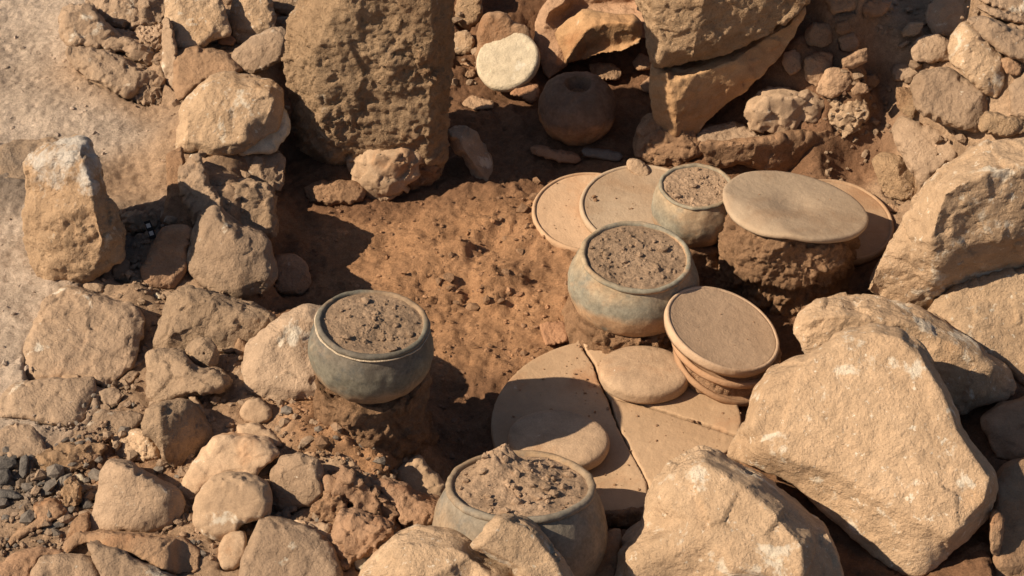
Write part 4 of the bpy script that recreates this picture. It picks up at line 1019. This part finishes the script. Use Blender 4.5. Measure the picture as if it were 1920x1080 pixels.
# ------------------------------------------------------------------ pots
def pot(label, cx, cy, a, ratio, theta, z, mat, prof, soil_label, mound=(), seed=0.0, band=None, dome=0.0, group='pots full of earth', fill=-0.045, big=5):
    P = at_z(cx, cy, z)
    n = normal_from_ellipse(cx, cy, ratio, theta)
    R = a * mm_per_px(P)
    hb = min(h for _, h in prof) * R
    root = empty('clay_pot', P + n * hb)
    tag(root, label, 'pot', group)
    lathe('body', smooth_profile([(r * R, h * R) for r, h in prof], 5), mat, P, n, parent=root, seed=seed, noise=0.0022, warp=0.009, segs=144)
    ring = [(0.875, -0.10), (0.885, -0.03), (0.905, 0.006), (0.935, 0.014), (0.97, 0.006), (0.992, -0.022), (0.99, -0.055), (0.965, -0.085), (0.915, -0.11), (0.875, -0.10)]
    lathe('rim', [(r * R, h * R) for r, h in ring], mat, P, n, parent=root, seed=seed, noise=0.0022, warp=0.009, closed=False, segs=144)
    if band:
        bl = [(0.985, -0.075), (1.012, -0.070), (1.018, -0.080), (1.012, -0.092), (0.985, -0.090), (0.985, -0.075)]
        lathe('band', [(r * R, h * R) for r, h in bl], band, P, n, parent=root, seed=seed, noise=0.0022, warp=0.009, closed=False, segs=144)
    soil_disc('soil_fill', soil_label, P + n * (fill * R), n, R * 0.895, [(mx * R, my * R, mr * R, mh * R) for mx, my, mr, mh in mound], seed, amp=R / 0.105, dome=dome * R, big=big)
    return P, n, R

PROF = [(0.70, -0.45), (0.80, -0.30), (0.86, -0.12), (0.90, -0.05), (0.95, -0.07), (1.01, -0.18), (1.07, -0.36), (1.095, -0.55), (1.06, -0.78), (0.95, -1.0), (0.78, -1.18), (0.55, -1.30), (0.25, -1.34), (0.01, -1.35)]
PROF_TALL = [(0.70, -0.45), (0.80, -0.30), (0.86, -0.12), (0.90, -0.05), (0.95, -0.07), (1.03, -0.20), (1.12, -0.42), (1.165, -0.66), (1.14, -0.92), (1.05, -1.16), (0.90, -1.38), (0.68, -1.52), (0.3, -1.56), (0.01, -1.57)]
POT_DARK = pot_material('smoky_grey_pot', (0.165, 0.138, 0.108), (0.175, 0.155, 0.118), (0.30, 0.205, 0.13), 0.42, (0.085, 0.088, 0.086))
POT_GREEN = pot_material('greenish_grey_pot', (0.36, 0.265, 0.17), (0.27, 0.235, 0.175), (0.40, 0.25, 0.145), 0.44, (0.205, 0.188, 0.15))
POT_BROWN = pot_material('brownish_grey_pot', (0.235, 0.195, 0.148), (0.29, 0.21, 0.14), (0.32, 0.215, 0.13), 0.32, (0.165, 0.152, 0.13))
POT_JAR = pot_material('sooty_jar', (0.205, 0.125, 0.08), (0.23, 0.138, 0.088), (0.44, 0.215, 0.10), 0.48, (0.19, 0.12, 0.078))
BAND = stone_material('pale_rim_line', (0.55, 0.43, 0.31), (0.62, 0.5, 0.36), 0.7)

P1 = pot('dark grey earth-filled pot with a pale line under its rim, on an earth pillar', 698, 604, 108, 0.595, 2, 292, POT_DARK, PROF, 'crumbly earth filling the dark pot with the pale rim line',
         mound=((-0.1, 0.35, .5, .05), (0.1, -0.45, .3, -.08), (0.55, 0.1, .25, .05)), seed=1.3, band=BAND)
P2 = pot('greenish grey earth-filled pot in the middle, largest belly', 1194, 479, 106, 0.635, 7, 165, POT_GREEN, [(r, h * .87) if h < -.3 else (r, h) for r, h in PROF_TALL[:-4]] + [(0.94, -1.06), (0.84, -1.10), (0.3, -1.12), (0.01, -1.13)], 'level stony earth filling the greenish pot', mound=((-0.3, 0.2, .5, .03),), seed=4.1)
P3 = pot('small grey earth-filled pot standing behind, beside the tilted grey disc', 1306, 348, 71, 0.60, 3, 165, POT_GREEN, PROF_TALL, 'smooth fine earth filling the small pot at the back', seed=7.7)
P4 = pot('brownish grey earth-filled pot nearest the front, tipped backwards', 975, 907, 142, 0.47, 0, 175, POT_BROWN, PROF_TALL[:-4] + [(0.98, -1.2), (0.8, -1.3), (0.3, -1.32), (0.01, -1.33)], 'heaped crumbly earth filling the front pot',
         mound=((-0.30, 0.42, .21, .22), (-0.16, 0.50, .17, .14), (-0.42, 0.26, .18, .11), (0.02, 0.22, .40, .12), (-0.5, 0.1, .35, .08), (.3, -.2, .2, .05), (.12, .32, .1, .08)), seed=9.2, dome=0.03, big=26, fill=-0.05)

# dark jar with a narrow mouth
Pj = at_z(1083, 200, 66)
Rj = 74 * mm_per_px(Pj)
nj = np.array([0.0, -0.06, 1.0]) / math.hypot(0.06, 1)
jar = empty('dark_jar', Pj - nj * 0.9 * Rj)
tag(jar, 'squat dark jar with a small round mouth in the shaded gap', 'jar')
lathe('body', smooth_profile([(.14 * Rj, .30 * Rj), (.24 * Rj, .52 * Rj), (.29 * Rj, .64 * Rj), (.33 * Rj, .70 * Rj), (.48 * Rj, .695 * Rj), (.72 * Rj, .58 * Rj), (.93 * Rj, .30 * Rj), (1.0 * Rj, 0), (.96 * Rj, -.30 * Rj), (.82 * Rj, -.58 * Rj), (.62 * Rj, -.80 * Rj), (.40 * Rj, -.88 * Rj), (.01 * Rj, -.9 * Rj)], 6),
      POT_JAR, Pj, nj, parent=jar, noise=0.0045, warp=.012, seed=3.3)
o = lathe('mouth_soil', [(.001, .42 * Rj), (.15 * Rj, .40 * Rj), (.26 * Rj, .44 * Rj)], M['soil'], Pj, nj, parent=jar, closed=False)

# earth pillars left standing under the finds
def pillar(name, label, P, r0, r1, h, mat='soil', rough=7, group='earth pillars under the finds', sx=1.0):
    """P: middle of the top"""
    prof = [(r0 * 0.96, 0), (r0, -0.006), (r0 * 0.98, -h * .3), (0.5 * (r0 + r1), -h * .6), (r1, -h * .9), (r1 * 1.05, -h - 0.03)]
    o = lathe(name, prof, M[mat], P, np.array([0, 0, 1.0]), segs=72, noise=0)
    for v in o.data.vertices:
        v.co.x *= sx
    tag(o, label, 'earth pillar', group, 'thing')
    bm = bmesh.new()
    bm.from_mesh(o.data)
    bmesh.ops.recalc_face_normals(bm, faces=bm.faces)
    bm.to_mesh(o.data)
    bm.free()
    queue(o, 0.0032, 2, rough, 7, 5, 0.16)
    return o

b1 = P1[0] - P1[1] * 1.30 * P1[2]
pillar('earth_pillar', 'crumbly earth pillar under the dark pot with the pale line', b1 + np.array([0, .012, 0]), .092, .102, b1[2] + .0, mat='soildark', rough=13)
b2 = P2[0] - P2[1] * 1.06 * P2[2]
pillar('earth_pillar', 'low ragged earth base under the greenish pot', b2, .113, .121, max(.03, b2[2]), mat='soildark', rough=9)
b3 = P3[0] - P3[1] * 1.5 * P3[2]
pillar('earth_pillar', 'low earth base under the small pot at the back', b3, .07, .08, max(.04, b3[2]), rough=5)

# ------------------------------------------------------------------ discs
def disc(label, P, n, R, mat, th=0.015, seed=0.0, rim=0.0032, group='clay discs', name='clay_disc'):
    root = empty(name, P - n * th)
    tag(root, label, 'disc', group)
    plate = [(0.0005, 0.0), (R * .3, 0.0006 * math.sin(seed)), (R * .6, 0.0), (R * .9, 0.0), (R * .935, 0.0005), (R * .975, -0.002), (R * .985, -th * .6), (R * .95, -th), (R * .5, -th * 1.05), (0.0005, -th * 1.05)]
    lathe('plate', plate, M[mat], P, n, parent=root, seed=seed, noise=0.0007, warp=.004, closed=False, segs=144)
    ring = [(.925, -.002), (.94, rim * .8), (.962, rim * 1.15), (.985, rim * .8), (1.0, -.001), (1.0, -th * .5), (.985, -th * .85), (.95, -th * .7), (.925, -.002)]
    lathe('rim', [(R * r, h) for r, h in ring], M[mat], P, n, parent=root, seed=seed, noise=0.0007, warp=.004, closed=False, segs=144)
    return root

def disc_px(label, cx, cy, a, ratio, theta, z, mat, **kw):
    P = at_z(cx, cy, z)
    n = normal_from_ellipse(cx, cy, ratio, theta)
    disc(label, P, n, a * mm_per_px(P), mat, **kw)
    return P, n, a * mm_per_px(P)

disc_px('brown rimmed clay disc lying flat, lower of the overlapping back pair', 1110, 397, 113, 0.665, 3, 25, 'clay', seed=1.0)
disc_px('greyish rimmed clay disc overlapping the brown one beside the small pot', 1207, 386, 120, 0.655, 4, 38, 'claygrey', seed=2.0)
disc_px('tan clay disc partly hidden beneath the tilted grey disc', 1566, 412, 110, 0.68, 14, 40, 'clay', seed=3.0, th=0.02)
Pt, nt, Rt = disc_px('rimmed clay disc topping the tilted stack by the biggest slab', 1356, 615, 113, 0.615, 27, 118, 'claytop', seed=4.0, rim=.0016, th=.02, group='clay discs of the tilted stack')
for q, (dn, lab) in enumerate(((0.044, 'middle clay disc of the tilted stack'), (0.082, 'lowest clay disc of the tilted stack'))):
    nw_ = nt + np.array([-0.05 + .07 * q, 0.03 - .06 * q, 0])
    disc(lab, Pt - nt * dn + RIGHT * (0.006 + dn * .36), nw_ / np.linalg.norm(nw_), Rt * (0.955 - .01 * q), 'clayred', seed=5.0 + q, rim=.002, th=.012, group='clay discs of the tilted stack')
o = lathe('soil_packing', [(.001, -.022), (Rt * .80, -.022), (Rt * .81, -.04), (Rt * .78, -.06), (Rt * .82, -.08), (Rt * .80, -.105), (.001, -.105)], M['soil'], Pt + RIGHT * .03, nt, segs=90, noise=0)
tag(o, 'crumbs of red earth caught between the discs of the tilted stack', kind='stuff')
bm = bmesh.new(); bm.from_mesh(o.data); bmesh.ops.remove_doubles(bm, verts=bm.verts, dist=1e-5); bmesh.ops.recalc_face_normals(bm, faces=bm.faces); bm.to_mesh(o.data); bm.free()
queue(o, 0.0026, 1, 4.5, 2, 3, 0.15)

Pw = at_z(950, 111, 86)
nw = normal_from_ellipse(950, 111, 0.86, -30)
Rw = 61 * mm_per_px(Pw)
o = lathe('white_disc', smooth_profile([(.0005, .001), (Rw * .5, .001), (Rw * .86, .001), (Rw * .95, -.001), (Rw, -.006), (Rw * .99, -.013), (Rw * .9, -.018), (.0005, -.018)], 4), M['white'], Pw, nw, noise=.0010, warp=.004, segs=120, closed=False)
tag(o, 'round whitish stone disc leaning against the brown slab', 'stone disc')

# tilted grey disc with a shallow hollow, on its pillar
Pg = at_z(1492, 381, 178)
ng = normal_from_ellipse(1492, 381, 0.415, 13)
Rg = 138 * mm_per_px(Pg)
prof = [(.0005, -.0085), (Rg * .1, -.008), (Rg * .2, -.006), (Rg * .32, -.0022), (Rg * .45, -.0004), (Rg * .6, .0), (Rg * .75, .0), (Rg * .88, .0), (Rg * .95, .0), (Rg * .985, -.0004), (Rg, -.003), (Rg * .996, -.007), (Rg * .98, -.011), (Rg * .9, -.0155), (Rg * .7, -.018), (Rg * .4, -.018), (.0005, -.018)]
o = lathe('grinding_disc', prof, M['claygrey'], Pg, ng, noise=.0012, warp=.010, segs=200, closed=False, seed=2.2)
Mr = np.array(tilt_matrix(ng))
e = Mr.T @ (RIGHT * -0.80 + np.array([0, -0.60, 0]))
e = e[:2] / np.linalg.norm(e[:2])
for v in o.data.vertices:                    # worn bevel along one side, nicked edge
    c = Mr.T @ np.array(v.co)
    s = c[0] * e[0] + c[1] * e[1] - Rg * 0.74
    r = math.hypot(c[0], c[1])
    if s > 0:
        c[2] -= s * 0.42
    if r > Rg * 0.93:
        q = np.array([[c[0], c[1], 0.0]])
        nick = float(fbm(q, 22, 3, .6, 1.1)[0])
        k = 1 + 0.006 * nick - 0.03 * max(0.0, nick - 0.55)
        c = c * np.array([k, k, 1])
    v.co = Mr @ c
tag(o, 'tilted grey disc with a shallow hollow and worn edge, on an earth pillar', 'grinding disc')
bg_ = Pg - ng * 0.022
pillar('earth_pillar', 'thick rough earth pillar under the tilted grey disc', np.array([Pg[0] - .004, Pg[1] + .012, Pg[2] - .058]), .122, .124, Pg[2] - .058, mat='soildark', rough=19)
# the pillar's shoulder reaches the disc's sloping underside
V = []
o = lathe('earth_wedge', [(.001, -.021), (.100, -.021), (.116, -.03), (.12, -.075), (.11, -.12), (.001, -.12)], M['soildark'], Pg, ng, segs=90, noise=0)
tag(o, 'earth packed directly beneath the tilted grey disc', 'earth pillar', 'earth pillars under the finds')
bm = bmesh.new(); bm.from_mesh(o.data); bmesh.ops.remove_doubles(bm, verts=bm.verts, dist=1e-5); bmesh.ops.recalc_face_normals(bm, faces=bm.faces); bm.to_mesh(o.data); bm.free()
queue(o, 0.003, 2, 17, 4, 5, 0.2)
rock('pebble', 'oval pebble stuck in the face of the thick earth pillar', 'pebble', [(1369, 478), (1374, 468), (1386, 468), (1397, 480), (1392, 493), (1378, 492)], lean=60, face=-20, anchor=(1383, 492, 88), mat='cobble', th=20, rough=.5, soft=.8, carve=False)

# ------------------------------------------------------------------ big broken disc
Zd = np.array([0, 0, 0.022])
nz = np.array([0.0, -0.02, 1.0]) / math.hypot(.02, 1)
Ab = at_z(1155, 795, 22)
def arc(t0, t1, m=26, cx=1155, cy=795, a=234, b=162):
    return [(cx + a * math.cos(t), cy - b * math.sin(t)) for t in np.radians(np.linspace(t0, t1, m))]
crackA = [(1084, 633), (1096, 660), (1112, 684), (1128, 726), (1140, 748), (1150, 780), (1164, 812), (1194, 868), (1213, 905)]
crackB = [(1141, 742), (1206, 758), (1280, 783), (1340, 802), (1386, 818)]
slab_piece('disc_fragment', 'left half of the big broken disc, half in shadow', 'disc fragment', arc(108, 284, 40) + [(1215, 930)] + crackA[::-1], Ab, nz, 17, 'quern', 'pieces of the big broken disc')
slab_piece('disc_fragment', 'far piece of the big broken disc, beneath the tilted stack', 'disc fragment', [(1088, 633)] + [(x + 5, y - 1) for x, y in crackA[1:5]] + [(x, y - 2) for x, y in crackB[1:]] + arc(-5, 104, 24), Ab + nz * .0015, nz, 17, 'quern', 'pieces of the big broken disc')
slab_piece('disc_fragment', 'near piece of the big broken disc, against the biggest slab', 'disc fragment', [(x + 4, y + 2) for x, y in [(1141, 744)] + crackA[5:]] + [(1219, 920), (1240, 900), (1300, 872), (1372, 842), (1392, 826)] + [(x, y + 2) for x, y in crackB[::-1][0:4]], Ab + nz * .0006, nz, 17, 'quern', 'pieces of the big broken disc')
rock('fired_brick', 'small flat reddish brick bit at the far edge of the big broken disc', 'brick fragment', [(1012, 608), (1056, 604), (1066, 626), (1066, 640), (1024, 648)], lean=10, mat='brick', dz=12, rough=1, flat=True, th=20)
cobble('grinding_stone', 'pale veined round grinding stone beside the tilted stack', 'grinding stone', 1207, 702, 80, 66, 38, 23, power=4, yaw=-6, big=1.4, rough=.5, group='flat round stones on the big broken disc', mat='cobble')
cobble('grinding_stone', 'speckled flat round stone crossed by a pot shadow', 'grinding stone', 1047, 829, 86, 69, 38, 23, power=4, yaw=-8, big=1.4, rough=.5, group='flat round stones on the big broken disc', mat='cobble')

# scale card in the dark hole
Pc = ground_at(286, 455) + np.array([0, 0, .03])
card = empty('scale_card', Pc)
tag(card, 'small black and white checked scale card stuck in the dark hole', 'scale card')
cr = Matrix.Rotation(math.radians(-22), 3, 'Y') @ Matrix.Rotation(math.radians(62), 3, 'X')
def card_box(name, x0, x1, y0, y1, t, m):
    V = [cr @ Vector((x, y, z)) for z in (0, t) for x, y in ((x0, y0), (x1, y0), (x1, y1), (x0, y1))]
    mesh_obj(name, V, [(3, 2, 1, 0), (4, 5, 6, 7), (0, 1, 5, 4), (1, 2, 6, 5), (2, 3, 7, 6), (3, 0, 4, 7)], m, (0, 0, 0), card, smooth=False)
card_box('card', -.006, .006, -.017, .018, .002, M['card_black'])
card_box('white_square', -.004, .004, .005, .013, .0026, M['card_white'])
card_box('white_square', -.004, .004, -.010, -.002, .0026, M['card_white'])

# ------------------------------------------------------------------ ground
def axis(lo, hi, f0, f1, step):
    fine = np.arange(f0, f1, step)
    left = f0 - np.geomspace(step * 2, f0 - lo, 16)[::-1]
    right = f1 + np.geomspace(step * 2, hi - f1, 16)
    return np.concatenate([left, fine, right])
xs, ys = axis(-30, 30, -1.32, 1.36, 0.0052), axis(-30, 40, -1.0, 1.5, 0.0052)
GX, GY = np.meshgrid(xs, ys)
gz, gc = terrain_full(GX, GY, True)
GP = np.stack([GX.ravel(), GY.ravel(), gz], 1)
px, py = project(GP)
for poly, A, n in CARVE:
    x0, y0, x1, y1 = poly[:, 0].min(), poly[:, 1].min(), poly[:, 0].max(), poly[:, 1].max()
    idx = np.nonzero((px > x0) & (px < x1) & (py > y0) & (py < y1))[0]
    if not len(idx):
        continue
    ins = np.zeros(len(idx), bool)
    X, Y = px[idx], py[idx]
    for i in range(len(poly)):
        (ax, ay), (bx, by) = poly[i - 1], poly[i]
        c = (ay > Y) != (by > Y)
        ins ^= c & (X < (bx - ax) * (Y - ay) / (by - ay + 1e-12) + ax)
    idx = idx[ins]
    over = (GP[idx] - A) @ n + 0.004
    near = over < 0.12
    GP[idx, 2] -= np.where(near, np.clip(over, 0, None) / max(0.35, n[2]), 0)
nx, ny = len(xs), len(ys)
me = bpy.data.meshes.new('ground')
I = np.arange(nx * ny).reshape(ny, nx)
F = np.stack([I[:-1, :-1], I[:-1, 1:], I[1:, 1:], I[1:, :-1]], -1).reshape(-1, 4)
me.vertices.add(len(GP))
me.vertices.foreach_set('co', GP.astype(np.float32).ravel())
me.loops.add(F.size)
me.loops.foreach_set('vertex_index', F.ravel().astype(np.int32))
me.polygons.add(len(F))
me.polygons.foreach_set('loop_start', (np.arange(len(F)) * 4).astype(np.int32))
me.update(calc_edges=True)
me.shade_smooth()
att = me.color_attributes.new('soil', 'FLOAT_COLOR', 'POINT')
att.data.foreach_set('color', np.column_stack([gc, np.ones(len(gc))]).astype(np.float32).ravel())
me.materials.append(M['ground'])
ground = bpy.data.objects.new('ground', me)
COL.objects.link(ground)
tag(ground, 'dug earth floor and trampled ground', kind='structure')

# crumbs and grit lying on the earth
def grit(name, label, spots, count, smin, smax, power):
    V, F_, C_ = [], [], []
    pts = []
    while len(pts) < count:
        x0, y0, x1, y1, w = random.choices(spots, [s[4] for s in spots])[0]
        pts.append((random.uniform(x0, x1), random.uniform(y0, y1)))
    W_ = np.array([at_z(a, b, 60) for a, b in pts])
    z, c = terrain_full(W_[:, 0], W_[:, 1], True)
    for w, zz, cc in zip(W_, z, c):
        s = smin * (smax / smin) ** (random.random() ** power)
        b = len(V)
        add_lump(V, F_, (w[0], w[1], zz + s * 0.25), s)
        k = random.uniform(.8, 1.3)
        C_ += [np.clip(cc * k + 0.03 * random.random(), 0, .7)] * (len(V) - b)
    o = mesh_obj(name, V, F_, M['ground'], smooth=False)
    a = o.data.color_attributes.new('soil', 'FLOAT_COLOR', 'POINT')
    a.data.foreach_set('color', np.column_stack([np.array(C_), np.ones(len(C_))]).astype(np.float32).ravel())
    tag(o, label, kind='stuff')
grit('gravel', 'crumbs of earth and small stones strewn over the ground',
     [(560, 330, 1350, 800, 5), (200, 480, 680, 1080, 5), (0, 820, 300, 1080, 3), (0, 0, 330, 820, 1.2), (1240, 150, 1920, 420, 2.0), (560, 780, 860, 1080, 2), (1000, 560, 1500, 1000, .5)], 9000, 0.0009, 0.0062, 3.4)

def rubble(name, label, spots, count, mat='tan'):
    V, F_ = [], []
    for _ in range(count):
        x0, y0, x1, y1, w = random.choices(spots, [s[4] for s in spots])[0]
        P = ground_at(random.uniform(x0, x1), random.uniform(y0, y1))
        s = 0.004 + 0.009 * random.random() ** 2.2
        add_lump(V, F_, (P[0], P[1], float(terrain_full(P[0], P[1])[0]) + s * 0.3), s)
    o = mesh_obj(name, V, F_, M[mat], smooth=False)
    tag(o, label, kind='stuff')
rubble('rubble', 'small broken stones packed between the larger ones',
       [(200, 550, 460, 1000, 4), (320, 0, 540, 480, 2), (230, 400, 320, 540, 1), (450, 760, 760, 1060, 2), (1660, 0, 1900, 330, 2), (180, 0, 320, 190, .8), (1540, 150, 1720, 400, 1), (840, 0, 900, 160, .4), (60, 900, 200, 1060, 1)], 950)

rubble('slate_debris', 'small dark slate and charcoal chips scattered through the lower rubble', [(0, 840, 200, 1040, 4), (120, 700, 400, 1060, 2), (440, 780, 740, 1060, 1)], 170, 'slate')
rubble('clods', 'loose crumbly clods of red earth on the dug floor', [(820, 390, 990, 600, 4), (700, 420, 1060, 680, 3), (920, 330, 1020, 400, 1), (560, 760, 800, 870, 5)], 45, 'soil')

def strew(label, lay):
    V, F_ = [], []
    for cx, cy, ax, ay, P, n, count, smax in lay:
        for _ in range(count):
            t, r = random.random() * 6.283, random.random() ** 0.5
            Q = on_plane(cx + ax * r * math.cos(t), cy + ay * r * math.sin(t), P, n)
            s = 0.0008 * (smax / 0.0008) ** (random.random() ** 2.4)
            add_lump(V, F_, Q + n * s * 0.25, s)
    o = mesh_obj('soil_crumbs', V, F_, M['soil'], smooth=False)
    tag(o, label, kind='stuff')
PA, PB = at_z(1110, 397, 26), at_z(1207, 386, 39)
nA, nB = normal_from_ellipse(1110, 397, 0.665, 3), normal_from_ellipse(1207, 386, 0.655, 4)
strew('crumbs of earth lying on the plates and the broken disc', [
    (1060, 390, 45, 50, PA, nA, 18, .0028), (1150, 385, 50, 55, PB, nB, 14, .0026), (1112, 373, 9, 4, PB, nB, 9, .005), (1180, 390, 5, 3, PB, nB, 4, .005),
    (1150, 790, 215, 150, Ab + nz * .001, nz, 90, .0030), (1160, 640, 70, 16, Ab + nz * .001, nz, 120, .0055), (1330, 775, 60, 30, Ab + nz * .001, nz, 30, .004),
    (1100, 700, 40, 60, Ab + nz * .001, nz, 40, .003), (1356, 615, 85, 50, Pt, nt, 10, .0016), (1480, 375, 110, 40, Pg, ng, 10, .0015)])

finish_stones()
